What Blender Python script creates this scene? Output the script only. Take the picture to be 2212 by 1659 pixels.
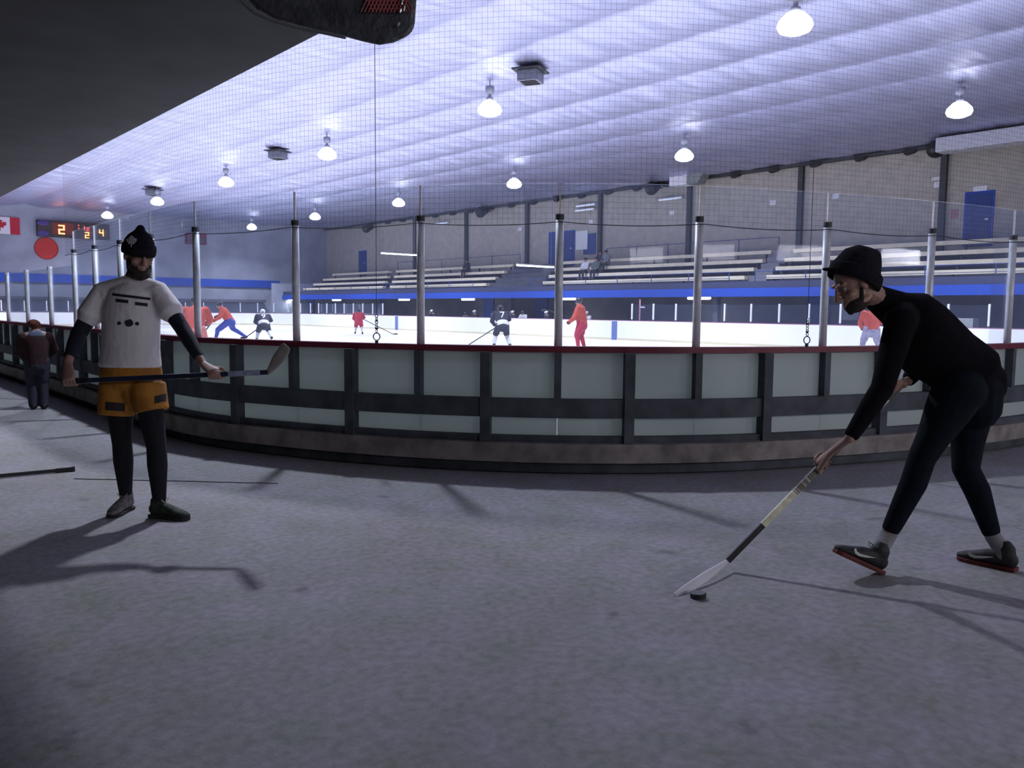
import bpy, bmesh, math, random
from mathutils import Vector, Matrix
random.seed(7)
for o in list(bpy.data.objects): bpy.data.objects.remove(o)
SC = bpy.context.scene
COL = SC.collection
V = Vector
# ------------------------------------------------------------------ camera
# world: X runs across the rink (0 = camera), Y along the rink, Z up, metres
FPX, CX, CY, CAMZ = 1788.0, 1106.0, 829.5, 1.38
def _cam_matrix(vpx=-445.0, hy=654.0, roll=0.0085):
    d = V(((vpx-CX)/FPX, -(hy-CY)/FPX, -1.0)).normalized()
    ux = math.sin(roll); R = math.sqrt(1-ux*ux); A = math.hypot(d.y, d.z); ph = math.atan2(d.z, d.y)
    ac = math.acos(-ux*d.x/(R*A))
    a = ph+ac if math.cos(ph+ac) > 0 else ph-ac
    up = V((ux, R*math.cos(a), R*math.sin(a)))
    return Matrix((d.cross(up), d, up))          # rows: world axes in camera coordinates
MC = _cam_matrix()
cam_data = bpy.data.cameras.new('camera'); cam = bpy.data.objects.new('camera', cam_data); COL.objects.link(cam)
cam.matrix_world = Matrix.Translation((0, 0, CAMZ)) @ MC.to_4x4()
cam_data.sensor_fit = 'HORIZONTAL'; cam_data.sensor_width = 36.0; cam_data.lens = 36.0*FPX/2212.0
cam_data.clip_start = 0.05; cam_data.clip_end = 300
SC.camera = cam
CO = V((0, 0, CAMZ))
def ray(px, py): return MC @ V(((px-CX)/FPX, -(py-CY)/FPX, -1.0))
def at(px, py, d): return CO + ray(px, py)*d      # point at forward depth d
def atz(px, py, z): r = ray(px, py); return CO + r*((z-CAMZ)/r.z)
def atx(px, py, X): r = ray(px, py); return CO + r*(X/r.x)
def aty(px, py, Y): r = ray(px, py); return CO + r*(Y/r.y)
# ------------------------------------------------------------------ world and exposure
w = bpy.data.worlds.new('world'); SC.world = w; w.use_nodes = True
w.node_tree.nodes['Background'].inputs[0].default_value = (0.30, 0.32, 0.55, 1)
w.node_tree.nodes['Background'].inputs[1].default_value = 0.01
SC.view_settings.view_transform = 'Standard'; SC.view_settings.look = 'None'
SC.view_settings.exposure = 0.0; SC.view_settings.gamma = 1.0; SC.view_settings.use_curve_mapping = False
LAMP_W = 620.0          # each pendant lamp of the hall
CONC_W = 75.0
LAMP_COL = (0.80, 0.85, 1.0)
# ------------------------------------------------------------------ materials
MATS = {}
def mat(name, col, rough=0.7, var=0.0, scale=8.0, bump=0.0, metal=0.0, trans=0.0, emit=0.0, col2=None, bscale=None, stretch=None):
    if name in MATS: return MATS[name]
    m = bpy.data.materials.new(name); m.use_nodes = True; MATS[name] = m
    nt = m.node_tree; b = nt.nodes['Principled BSDF']
    b.inputs['Base Color'].default_value = (*col, 1); b.inputs['Roughness'].default_value = rough; b.inputs['Metallic'].default_value = metal
    if emit > 0:
        b.inputs['Emission Color'].default_value = (*col, 1); b.inputs['Emission Strength'].default_value = emit
    tc = nt.nodes.new('ShaderNodeTexCoord'); mp = nt.nodes.new('ShaderNodeMapping')
    nt.links.new(tc.outputs['Object'], mp.inputs['Vector'])
    if stretch: mp.inputs['Scale'].default_value = stretch
    if var > 0 or col2:
        n = nt.nodes.new('ShaderNodeTexNoise'); n.inputs['Scale'].default_value = scale; n.inputs['Detail'].default_value = 5
        nt.links.new(mp.outputs['Vector'], n.inputs['Vector'])
        r = nt.nodes.new('ShaderNodeValToRGB'); nt.links.new(n.outputs['Fac'], r.inputs['Fac'])
        c2 = col2 or tuple(c*(1-var) for c in col); c1 = col if col2 else tuple(min(1, c*(1+var)) for c in col)
        r.color_ramp.elements[0].position = 0.35; r.color_ramp.elements[1].position = 0.65
        r.color_ramp.elements[0].color = (*c2, 1); r.color_ramp.elements[1].color = (*c1, 1)
        nt.links.new(r.outputs['Color'], b.inputs['Base Color'])
    if bump > 0:
        n2 = nt.nodes.new('ShaderNodeTexNoise'); n2.inputs['Scale'].default_value = bscale or scale*4; n2.inputs['Detail'].default_value = 4
        nt.links.new(mp.outputs['Vector'], n2.inputs['Vector'])
        bp = nt.nodes.new('ShaderNodeBump'); bp.inputs['Strength'].default_value = bump; bp.inputs['Distance'].default_value = 0.02
        nt.links.new(n2.outputs['Fac'], bp.inputs['Height']); nt.links.new(bp.outputs['Normal'], b.inputs['Normal'])
    if trans > 0:
        t = nt.nodes.new('ShaderNodeBsdfTranslucent'); t.inputs['Color'].default_value = (*col, 1)
        mx = nt.nodes.new('ShaderNodeMixShader'); mx.inputs[0].default_value = trans
        out = nt.nodes['Material Output']
        nt.links.new(b.outputs[0], mx.inputs[1]); nt.links.new(t.outputs[0], mx.inputs[2]); nt.links.new(mx.outputs[0], out.inputs['Surface'])
    return m
def glass_mat():
    m = bpy.data.materials.new('scuffed clear glass'); m.use_nodes = True; nt = m.node_tree
    nt.nodes.remove(nt.nodes['Principled BSDF']); out = nt.nodes['Material Output']
    tr = nt.nodes.new('ShaderNodeBsdfTransparent'); tr.inputs[0].default_value = (0.95, 0.97, 0.98, 1)
    gl = nt.nodes.new('ShaderNodeBsdfGlossy'); gl.inputs['Roughness'].default_value = 0.03; gl.inputs[0].default_value = (0.9, 0.93, 1, 1)
    df = nt.nodes.new('ShaderNodeBsdfDiffuse'); df.inputs[0].default_value = (0.55, 0.62, 0.95, 1)
    tl = nt.nodes.new('ShaderNodeBsdfTranslucent'); tl.inputs[0].default_value = (0.55, 0.62, 0.95, 1)
    fr = nt.nodes.new('ShaderNodeFresnel'); fr.inputs[0].default_value = 1.16
    m1 = nt.nodes.new('ShaderNodeMixShader'); m2 = nt.nodes.new('ShaderNodeMixShader'); m3 = nt.nodes.new('ShaderNodeMixShader')
    m3.inputs[0].default_value = 0.5; m2.inputs[0].default_value = 0.035
    L = nt.links.new
    mu = nt.nodes.new('ShaderNodeMath'); mu.operation = 'MULTIPLY'; mu.inputs[1].default_value = 0.35; L(fr.outputs[0], mu.inputs[0]); L(mu.outputs[0], m1.inputs[0]); L(tr.outputs[0], m1.inputs[1]); L(gl.outputs[0], m1.inputs[2])
    L(df.outputs[0], m3.inputs[1]); L(tl.outputs[0], m3.inputs[2])
    L(m1.outputs[0], m2.inputs[1]); L(m3.outputs[0], m2.inputs[2]); L(m2.outputs[0], out.inputs['Surface'])
    return m
GLASS = glass_mat()
# ------------------------------------------------------------------ object helpers
def tag(o, label=None, cat=None, group=None, kind=None):
    if label: o['label'] = label
    if cat: o['category'] = cat
    if group: o['group'] = group
    if kind: o['kind'] = kind
    return o
def thing(name, label, cat, loc=(0, 0, 0), group=None):
    o = bpy.data.objects.new(name, None); COL.objects.link(o); o.location = loc; o.empty_display_size = 0.1
    return tag(o, label, cat, group)
def adopt(o, parent):                               # meshes are written in world metres, pivot stays with the parent
    o.parent = parent
    if parent.type == 'EMPTY' and parent.parent is None:
        o.matrix_parent_inverse = Matrix.Translation(-V(parent.location))
def link(name, bm, m, parent=None, smooth=False, remesh=0, relax=0, bevel=0, label=None):
    bmesh.ops.recalc_face_normals(bm, faces=bm.faces[:])
    me = bpy.data.meshes.new(name); bm.to_mesh(me); bm.free()
    o = bpy.data.objects.new(name, me); COL.objects.link(o)
    if remesh:
        r = o.modifiers.new('r', 'REMESH'); r.mode = 'VOXEL'; r.voxel_size = remesh
        if relax:
            s = o.modifiers.new('s', 'SMOOTH'); s.factor = 0.5; s.iterations = relax
        smooth = True
    if bevel:
        b = o.modifiers.new('b', 'BEVEL'); b.width = bevel; b.segments = 2; b.limit_method = 'ANGLE'
    if o.modifiers:
        dg = bpy.context.evaluated_depsgraph_get(); me2 = bpy.data.meshes.new_from_object(o.evaluated_get(dg))
        o.modifiers.clear(); o.data = me2; bpy.data.meshes.remove(me); me = me2; me.name = name
    me.materials.clear(); me.materials.append(m)
    if smooth: me.polygons.foreach_set('use_smooth', [True]*len(me.polygons))
    if parent: adopt(o, parent)
    if label: o['label'] = label
    return o
def dup(root, loc, label=None, rotz=0.0, group=None):
    r = root.copy(); COL.objects.link(r); r.location = loc; r.rotation_euler.z = rotz
    if label: r['label'] = label
    if group: r['group'] = group
    for ch in list(root.children):
        c = ch.copy(); COL.objects.link(c); mi = ch.matrix_parent_inverse.copy(); c.parent = r; c.matrix_parent_inverse = mi
        for g in list(ch.children):
            d = g.copy(); COL.objects.link(d); mi = g.matrix_parent_inverse.copy(); d.parent = c; d.matrix_parent_inverse = mi
    return r
def box(bm, a, b):
    x0, y0, z0 = (min(a[i], b[i]) for i in range(3)); x1, y1, z1 = (max(a[i], b[i]) for i in range(3))
    v = [bm.verts.new(p) for p in ((x0,y0,z0),(x1,y0,z0),(x1,y1,z0),(x0,y1,z0),(x0,y0,z1),(x1,y0,z1),(x1,y1,z1),(x0,y1,z1))]
    for f in ((0,3,2,1),(4,5,6,7),(0,1,5,4),(1,2,6,5),(2,3,7,6),(3,0,4,7)): bm.faces.new([v[i] for i in f])
def bx(a, b): bm = bmesh.new(); box(bm, a, b); return bm
def hexa(bm, P):                                    # 8 corners: bottom 4, top 4
    v = [bm.verts.new(p) for p in P]
    for f in ((0,3,2,1),(4,5,6,7),(0,1,5,4),(1,2,6,5),(2,3,7,6),(3,0,4,7)): bm.faces.new([v[i] for i in f])
def beam(bm, a, b, wv, hv):                         # box along a-b, half vectors wv and hv
    a = V(a); b = V(b); wv = V(wv); hv = V(hv)
    hexa(bm, [a-wv-hv, b-wv-hv, b+wv-hv, a+wv-hv, a-wv+hv, b-wv+hv, b+wv+hv, a+wv+hv])
def perp(t, hint=None):
    t = t.normalized()
    h = V(hint) if hint is not None else (V((0, 0, 1)) if abs(t.z) < 0.9 else V((1, 0, 0)))
    s = h - t*h.dot(t)
    return s.normalized()
def tube(bm, pts, rad, n=12, side=None, cap=3):
    """loft along pts; rad: number or (a along side, b across) per point; rounded ends"""
    pts = [V(p) for p in pts]; k = len(pts)
    if not isinstance(rad, (list,)): rad = [rad]*k
    rad = [(r, r) if isinstance(r, (int, float)) else r for r in rad]
    T = []
    for i in range(k):
        t = pts[min(i+1, k-1)] - pts[max(i-1, 0)]
        T.append(t.normalized())
    S = []
    for i in range(k):
        if side is None: s = perp(T[i]) if i == 0 else perp(T[i], S[-1])
        else: s = perp(T[i], side[i] if isinstance(side, list) else side)
        S.append(s)
    rings = []
    def ring(c, s, t, a, b):
        q = t.cross(s)
        return [bm.verts.new(c + s*(a*math.cos(2*math.pi*j/n)) + q*(b*math.sin(2*math.pi*j/n))) for j in range(n)]
    if cap:
        m = min(rad[0])
        for c in range(cap):
            an = math.pi/2*(c+0.35)/cap
            rings.append(ring(pts[0]-T[0]*(m*math.cos(an)), S[0], T[0], rad[0][0]*math.sin(an), rad[0][1]*math.sin(an)))
    for i in range(k): rings.append(ring(pts[i], S[i], T[i], *rad[i]))
    if cap:
        m = min(rad[-1])
        for c in reversed(range(cap)):
            an = math.pi/2*(c+0.35)/cap
            rings.append(ring(pts[-1]+T[-1]*(m*math.cos(an)), S[-1], T[-1], rad[-1][0]*math.sin(an), rad[-1][1]*math.sin(an)))
    for a, b in zip(rings[:-1], rings[1:]):
        for j in range(n): bm.faces.new((a[j], a[(j+1) % n], b[(j+1) % n], b[j]))
    bm.faces.new(list(reversed(rings[0]))); bm.faces.new(rings[-1])
def ell(bm, c, r, ax=None, n=14):
    ax = ax or (V((1, 0, 0)), V((0, 1, 0)), V((0, 0, 1)))
    M = Matrix.Translation(c) @ Matrix((ax[0], ax[1], ax[2])).transposed().to_4x4() @ Matrix.Diagonal((r[0], r[1], r[2], 1))
    bmesh.ops.create_uvsphere(bm, u_segments=n, v_segments=max(6, n*2//3), radius=1, matrix=M)
def sph(c, r): bm = bmesh.new(); ell(bm, c, (r, r, r)); return bm
def tb(pts, rad, **k): bm = bmesh.new(); tube(bm, pts, rad, **k); return bm
def cyl(bm, a, b, r, n=12): tube(bm, [a, b], r, n=n, cap=0)
def lathe(bm, c, prof, n=24):                        # prof: (r, z)
    R = [[bm.verts.new((c[0]+r*math.cos(2*math.pi*j/n), c[1]+r*math.sin(2*math.pi*j/n), c[2]+z)) for j in range(n)] for r, z in prof]
    for a, b in zip(R[:-1], R[1:]):
        for j in range(n): bm.faces.new((a[j], a[(j+1) % n], b[(j+1) % n], b[j]))
    bm.faces.new(R[0]); bm.faces.new(R[-1])
def torus(bm, c, R, r, u, v, n=28, m=8):
    u = V(u); v = V(v); w_ = u.cross(v); g = []
    for i in range(n):
        a = 2*math.pi*i/n; d = u*math.cos(a)+v*math.sin(a)
        g.append([bm.verts.new(V(c)+d*(R+r*math.cos(2*math.pi*j/m))+w_*(r*math.sin(2*math.pi*j/m))) for j in range(m)])
    for i in range(n):
        for j in range(m): bm.faces.new((g[i][j], g[(i+1) % n][j], g[(i+1) % n][(j+1) % m], g[i][(j+1) % m]))
def poly(bm, pts, th):                               # flat outline with thickness vector th
    a = [bm.verts.new(V(p)) for p in pts]; b = [bm.verts.new(V(p)+V(th)) for p in pts]; n = len(pts)
    bm.faces.new(a); bm.faces.new(list(reversed(b)))
    for i in range(n): bm.faces.new((a[i], b[i], b[(i+1) % n], a[(i+1) % n]))
# ------------------------------------------------------------------ palette
def floor_mat():
    m = mat('trodden concrete floor', (0.22, 0.215, 0.215), 0.9, bump=0.12, scale=15, bscale=60)
    nt = m.node_tree; b = nt.nodes['Principled BSDF']; mp = [n for n in nt.nodes if n.type == 'MAPPING'][0]; L = nt.links.new
    b.inputs['Specular IOR Level'].default_value = 0.2
    def noise(scale, detail, stops):
        n = nt.nodes.new('ShaderNodeTexNoise'); n.inputs['Scale'].default_value = scale; n.inputs['Detail'].default_value = detail; L(mp.outputs['Vector'], n.inputs['Vector'])
        r = nt.nodes.new('ShaderNodeValToRGB'); L(n.outputs['Fac'], r.inputs['Fac']); e = r.color_ramp.elements
        e[0].position, e[0].color = stops[0][0], (*stops[0][1], 1); e[1].position, e[1].color = stops[1][0], (*stops[1][1], 1); return r.outputs['Color']
    def mul(x, y):
        q = nt.nodes.new('ShaderNodeMix'); q.data_type = 'RGBA'; q.blend_type = 'MULTIPLY'; q.inputs[0].default_value = 1.0; L(x, q.inputs[6]); L(y, q.inputs[7]); return q.outputs[2]
    c = noise(0.9, 4, ((0.3, (0.27, 0.26, 0.26)), (0.7, (0.325, 0.32, 0.335))))
    c = mul(c, noise(22, 6, ((0.35, (0.82, 0.84, 0.80)), (0.65, (1.1, 1.08, 1.12)))))
    c = mul(c, noise(3.5, 6, ((0.35, (0.90, 0.93, 0.86)), (0.65, (1.04, 1.0, 1.08)))))
    c = mul(c, noise(2.3, 9, ((0.25, (0.5, 0.5, 0.5)), (0.34, (1, 1, 1)))))
    L(c, b.inputs['Base Color']); return m
M_conc = floor_mat()
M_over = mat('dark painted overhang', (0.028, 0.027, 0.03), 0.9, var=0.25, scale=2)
M_block = mat('tan block wall', (0.42, 0.385, 0.34), 0.9, var=0.08, scale=3, bump=0.1)
M_blockd = mat('grey block wall', (0.30, 0.31, 0.38), 0.9, var=0.12, scale=0.7)
M_blue = mat('blue gloss paint', (0.01, 0.06, 0.42), 0.45, var=0.1)
M_bluedoor = mat('dull blue paint', (0.02, 0.05, 0.22), 0.5, var=0.1)
M_ice = mat('white ice', (0.86, 0.84, 0.80), 0.35, var=0.03, scale=0.4)
M_board = mat('milky plastic board', (0.50, 0.55, 0.53), 0.6, var=0.06, scale=2, trans=0.35)
M_boardw = mat('white rink board', (0.80, 0.80, 0.80), 0.5, var=0.03, scale=1)
M_frame = mat('dark green grey timber', (0.06, 0.068, 0.085), 0.7, var=0.3, scale=5)
M_sill = mat('worn brown timber', (0.24, 0.215, 0.20), 0.85, var=0.3, scale=6)
M_cap = mat('red cap rail', (0.16, 0.012, 0.03), 0.5, var=0.15)
M_alu = mat('brushed aluminium post', (0.62, 0.63, 0.67), 0.4, var=0.08, scale=20, metal=0.1)
M_white = mat('white painted metal', (0.7, 0.7, 0.75), 0.5, var=0.05)
M_black = mat('black plastic', (0.012, 0.012, 0.016), 0.5, var=0.2)
M_dark = mat('dark grey metal', (0.05, 0.05, 0.06), 0.6, var=0.2)
M_plank = mat('cream bench plank', (0.90, 0.80, 0.60), 0.7, var=0.06, scale=4)
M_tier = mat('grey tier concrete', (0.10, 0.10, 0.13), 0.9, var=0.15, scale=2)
M_net = mat('dark netting twine', (0.02, 0.02, 0.035), 0.8, var=0.1)
M_lens = mat('glowing lamp lens', (0.93, 0.95, 1.0), 0.5, emit=4)
M_tube = mat('fluorescent tube', (0.95, 0.97, 1.0), 0.5, emit=7)
# ------------------------------------------------------------------ rink outline
RAW = [(3.05, 60), (3.05, 40), (3.05, 20), (3.05, 13.0), (3.03, 10.6), (3.08, 8.4), (3.50, 7.08), (4.1, 5.95), (4.86, 5.03), (5.80, 4.32), (6.95, 3.80), (8.15, 3.40), (9.4, 3.12), (11.0, 3.0), (14, 2.98), (20, 2.98), (22, 2.98)]
def catmull(P, step=0.04):
    out = []
    for i in range(len(P)-1):
        p0 = V(P[max(i-1, 0)]); p1 = V(P[i]); p2 = V(P[i+1]); p3 = V(P[min(i+2, len(P)-1)])
        n = max(2, int((p2-p1).length/step))
        # finite tangents scaled by chord so long straight runs do not overshoot
        L = (p2-p1).length
        t1 = (p2-p0).normalized()*L if i > 0 else (p2-p1); t2 = (p3-p1).normalized()*L if i < len(P)-2 else (p2-p1)
        for k in range(n):
            t = k/n; h = (2*t**3-3*t*t+1, t**3-2*t*t+t, -2*t**3+3*t*t, t**3-t*t)
            out.append(p1*h[0]+t1*h[1]+p2*h[2]+t2*h[3])
    out.append(V(P[-1])); return out
PATH = catmull([(x, y) for x, y in RAW])
ARC = [0.0]
for a, b in zip(PATH[:-1], PATH[1:]): ARC.append(ARC[-1]+(b-a).length)
import bisect
def on_path(s):
    s = max(0, min(ARC[-1]-1e-4, s)); i = max(0, bisect.bisect_right(ARC, s)-1); t = (s-ARC[i])/(ARC[i+1]-ARC[i])
    p = PATH[i].lerp(PATH[i+1], t); a = PATH[max(0, i-3)]; b = PATH[min(len(PATH)-1, i+4)]; d = (b-a).normalized()
    return p, d, V((d.y, -d.x))                      # point, tangent, normal (away from the ice)
def s_near(x, y):
    i = min(range(len(PATH)), key=lambda k: (PATH[k]-V((x, y))).length); return ARC[i]
S0 = s_near(4.1, 5.95)
# make sure the normal points away from the ice centre
_p, _d, _n = on_path(S0)
NS = 1 if (_n.dot(_p-V((15, 30))) > 0) else -1
def pt(s, off, z):
    p, d, n = on_path(s); q = p+n*(NS*off); return V((q.x, q.y, z))
def ribbon(bm, s0, s1, o0, o1, z0, z1, step=0.25):   # solid following the boards
    n = max(1, int((s1-s0)/step)); R = []
    for i in range(n+1):
        s = s0+(s1-s0)*i/n
        R.append([bm.verts.new(pt(s, o, z)) for o, z in ((o0, z0), (o1, z0), (o1, z1), (o0, z1))])
    for a, b in zip(R[:-1], R[1:]):
        for j in range(4): bm.faces.new((a[j], a[(j+1) % 4], b[(j+1) % 4], b[j]))
    bm.faces.new(R[0]); bm.faces.new(list(reversed(R[-1])))
def rb(*a, **k): bm = bmesh.new(); ribbon(bm, *a, **k); return bm
S_LEFT = S0-1.22*17; S_RIGHT = S0+1.22*9             # boards modelled in detail between these
# ------------------------------------------------------------------ shell of the hall
def struct(name, bm, m, **k): o = link(name, bm, m, **k); o['kind'] = 'structure'; return o
struct('floor', bx((-6, -6, -0.3), (36, 67, -0.02)), M_conc)
# ceiling: fabric hung in long strips, each sagging between its seams, gathered into cross folds
X0, X1, Y0, Y1 = 2.95, 35.9, -6.0, 66.0
STRIP = 2.62
def ceil_z(x, y):
    q = (x-1.95)/STRIP; fr = q-math.floor(q)
    sag = math.sin(math.pi*fr)**0.8*0.20
    k = math.floor(q)
    env = 0.25+0.75*math.sin(math.pi*fr)
    w1 = math.sin(y*7.3+2.0*math.sin(y*0.9+k*1.7)+fr*2.4+k*2.1)*0.018
    w2 = math.sin(y*13.1+3*math.sin(y*0.53+k)+fr*1.1+k*4.2)*0.011
    w3 = math.sin(y*3.1+k*1.1+1.5*math.sin(fr*3+y*.4))*0.022
    return 8.34-sag-env*(w1+w2+w3)
bm = bmesh.new(); nx = int((X1-X0)/0.131); ny = int((Y1-Y0)/0.12); G = []
for i in range(nx+1):
    x = X0+(X1-X0)*i/nx
    G.append([bm.verts.new((x, Y0+(Y1-Y0)*j/ny, ceil_z(x, Y0+(Y1-Y0)*j/ny))) for j in range(ny+1)])
for i in range(nx):
    for j in range(ny): bm.faces.new((G[i][j], G[i][j+1], G[i+1][j+1], G[i+1][j]))
M_ceil = mat('white ceiling fabric', (0.52, 0.53, 0.73), 0.48, var=0.05, scale=1.0, bump=0.8, bscale=2.2, stretch=(0.35, 3.2, 1), metal=0.85)
struct('ceiling', bm, M_ceil, smooth=True)
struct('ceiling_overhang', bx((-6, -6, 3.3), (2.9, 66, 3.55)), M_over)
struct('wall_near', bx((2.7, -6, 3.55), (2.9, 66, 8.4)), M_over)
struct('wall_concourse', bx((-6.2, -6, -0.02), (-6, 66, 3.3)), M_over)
struct('wall_back', bx((-6, -6.2, -0.02), (36, -6, 8.6)), M_blockd)
struct('wall_far', bx((35.5, -6, -0.02), (35.7, 66, 8.5)), M_block)
struct('wall_end', bx((-6, 66, -0.02), (36, 66.2, 8.6)), M_blockd)
# eave strip and truss ends along the far wall
struct('trim_1', bx((35.2, -6, 8.02), (35.5, 66, 8.14)), M_dark)
# ice sheet inside the boards
bm = bmesh.new()
near = [pt(s, -0.02, 0.004) for s in [ARC[0]+0.0+i*(ARC[-1])/300 for i in range(301)]]
FX, FY0, FY1, RC = 28.4, 2.98, 62.0, 6.6
far = []
for k in range(13): a = -math.pi/2+k*math.pi/24; far.append(V((FX-RC+RC*math.cos(a), FY0+RC+RC*math.sin(a), 0.004)))
for k in range(13): a = k*math.pi/24; far.append(V((FX-RC+RC*math.cos(a), FY1-RC+RC*math.sin(a), 0.004)))
for k in range(13): a = math.pi/2+k*math.pi/24; far.append(V((3.05+RC+RC*math.cos(a), FY1-RC+RC*math.sin(a), 0.004)))
near[:] = [p for p in near if p.y < FY1-RC-0.3]
poly(bm, near+far, (0, 0, -0.02))
struct('floor_ice', bm, M_ice)
# concourse slab in front of the boards (top at 0)
bm = bmesh.new()
edge = [pt(ARC[0]+i*ARC[-1]/300, 0.10, 0.0) for i in range(301)]
poly(bm, edge+[V((36, 2.9, 0)), V((36, -6, 0)), V((-6, -6, 0)), V((-6, 60, 0))], (0, 0, -0.02))
struct('floor_concourse', bm, M_conc)
# ------------------------------------------------------------------ near dasher boards
near_b = thing('dasher_boards', 'curved rink boards with red cap and dark timber framing, seen from the back', 'rink boards', (5, 5, 0))
link('cap_rail', rb(ARC[0], ARC[-1], -0.06, 0.07, 1.02, 1.07), M_cap, near_b, label='red cap along the board top')
link('mid_rail', rb(S_LEFT, S_RIGHT, 0.02, 0.10, 0.47, 0.63), M_frame, near_b)
link('bottom_rail', rb(S_LEFT, S_RIGHT, 0.02, 0.09, 0.26, 0.315), M_frame, near_b)
link('sill', rb(S_LEFT, S_RIGHT, -0.05, 0.16, 0.10, 0.26), M_sill, near_b, label='worn brown sill under the boards')
link('footing', rb(S_LEFT, S_RIGHT, -0.05, 0.06, 0.0, 0.10), M_frame, near_b)
SH = [atx(px, 690, 3.05).y for px in (20, 62, 113)]          # shorter posts at the far left
SP = [s_near(3.05, y) for y in SH]+[s_near(3.05, y) for y in (13.05, 11.9, 10.75, 9.6)]+[s_near(*RAW[k]) for k in range(5, 13)]+[s_near(*RAW[12])+1.25*k for k in (1, 2)]
NSH = len(SH)
SPB = [SP[0]-1.25*k for k in (4, 3, 2, 1)]+SP
post = None; short = None
def link_part(p0):                                  # copy a part with its sub-parts
    c = p0.copy(); COL.objects.link(c); c.parent = p0.parent; c.matrix_parent_inverse = p0.matrix_parent_inverse.copy()
    for g in list(p0.children): d = g.copy(); COL.objects.link(d); d.parent = c
    return c
for i, s in enumerate(SPB):
    d = on_path(s)[1]; tv = V((d.x, d.y, 0)); nv = V((tv.y, -tv.x, 0))*NS
    bm = bmesh.new(); c = pt(s, 0.055, 0); beam(bm, c+V((0, 0, 0.63)), c+V((0, 0, 1.02)), tv*0.03, nv*0.04); link('post_socket', bm, M_frame, near_b)
    if i+1 < len(SPB):
        s2 = SPB[i+1]; sm = (s+s2)/2; link('board_panel', rb(s+.001, s2-.001, -0.005, 0.015, 0.26, 1.02), M_board, near_b)
        d = on_path(sm)[1]; tv = V((d.x, d.y, 0)); nv = V((tv.y, -tv.x, 0))*NS
        bm = bmesh.new(); c = pt(sm, 0.075, 0); beam(bm, c+V((0, 0, 0.13)), c+V((0, 0, 1.02)), tv*0.042, nv*0.05); link('upright', bm, M_frame, near_b)
for i, s in enumerate(SP):
    p = pt(s, 0.01, 0); d = on_path(s)[1]; ang = math.atan2(d.y, d.x); z = 1.93 if i < NSH else 2.12
    if i in (0, NSH):
        post = link('glass_post', tb([V((0, 0, 1.07)), V((0, 0, z))], 0.034, n=16, cap=0), M_alu, near_b, smooth=True); q = post
        link('post_cap', tb([V((0, 0, z)), V((0, 0, z+.045))], 0.036, n=16, cap=0), M_dark if i else M_white, post, label='dark cap on the post top' if i else 'white cap on the post top')
        if i: link('joint_strip', bx((-0.006, -0.008, z+.045), (0.006, 0.008, 2.42)), M_white, post, label='thin pale strip above the post')
    else: q = link_part(post)
    q.location = p; q.rotation_euler.z = ang
    if i+1 < len(SP): link('glass_pane', rb(s+.03, SP[i+1]-.03, 0.004, 0.016, 1.07, 1.95 if i+1 < NSH+1 else 2.42), GLASS, near_b)
# protective netting
bm = bmesh.new(); SN0 = s_near(3.05, 13.3); SN1 = SP[-1]; ST = 0.045; TW = 0.00075
nv_ = int((SN1-SN0)/ST)
def sliver(bm, P):                                   # thin three sided twine
    R = []
    for k, p in enumerate(P):
        t = (P[min(k+1, len(P)-1)]-P[max(k-1, 0)]).normalized(); s = perp(t, (0, 0, 1) if abs(t.z) < .9 else (1, 0, 0)); q = t.cross(s)
        R.append([bm.verts.new(p+(s*math.cos(a)+q*math.sin(a))*TW) for a in (0, 2.094, 4.189)])
    for a, b in zip(R[:-1], R[1:]):
        for j in range(3): bm.faces.new((a[j], a[(j+1) % 3], b[(j+1) % 3], b[j]))
for k in range(nv_+1): sliver(bm, [pt(SN0+k*ST, 0.06, 2.08), pt(SN0+k*ST, 0.06, 8.15)])
for r in range(int((8.15-2.08)/ST)+1): sliver(bm, [pt(SN0+k*ST*3, 0.06, 2.08+r*ST) for k in range(nv_//3+1)])
net = link('safety_net', bm, M_net); tag(net, 'fine dark protective netting hung above the glass up to the ceiling', 'net')
bm = bmesh.new(); P = []
for i in range(int((SN1-SN0)/0.12)+1):
    s = SN0+i*0.12; k = max(0, min(len(SP)-2, bisect.bisect_right(SP, s)-1)); u = max(0, min(1, (s-SP[k])/(SP[k+1]-SP[k]))); P.append(pt(s, 0.07, 2.10-0.03*4*u*(1-u)))
tube(bm, P, 0.0035, n=6, cap=0); adopt(link('edge_rope', bm, M_net), net)
# two cords ending in a chain and a ring resting above the cap
def chain(px, zt, label):
    q = min(range(0, 4000), key=lambda k: abs(pxof(pt(SN0+k*0.005, 0.10, 1.2))-px)); s = SN0+q*0.005
    p = pt(s, 0.10, 0); t = thing('net_chain', label, 'chain', (p.x, p.y, 1.08))
    d = on_path(s)[1]; tv = V((d.x, d.y, 0))
    link('cord', tb([p+V((0, 0, 1.33)), p+V((0, 0, zt))], 0.0025, n=6, cap=0), M_net, t)
    bm = bmesh.new()
    for k in range(6): torus(bm, p+V((0, 0, 1.18+k*0.026)), 0.014, 0.0035, tv if k % 2 else V((tv.y, -tv.x, 0)), V((0, 0, 1)), n=12, m=5)
    link('chain_links', bm, M_dark, t)
    link('bead', sph(p+V((0, 0, 1.2)), .011), M_dark, t); link('bead', sph(p+V((0, 0, 1.27)), .011), M_dark, t); link('bead', sph(p+V((0, 0, 1.085)), .016), M_dark, t)
    bm = bmesh.new(); torus(bm, p+V((0, 0, 1.13)), 0.032, 0.005, tv, V((0, 0, 1))); link('ring', bm, M_dark, t)
def pxof(P):
    c = MC.transposed() @ (V(P)-CO); return CX+FPX*c.x/-c.z
chain(814, 6.0, 'cord and chain ending in a ring, hanging left of the post beside player 7')
chain(1744, 2.6, 'cord and chain ending in a ring, just left of the bending man')
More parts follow.
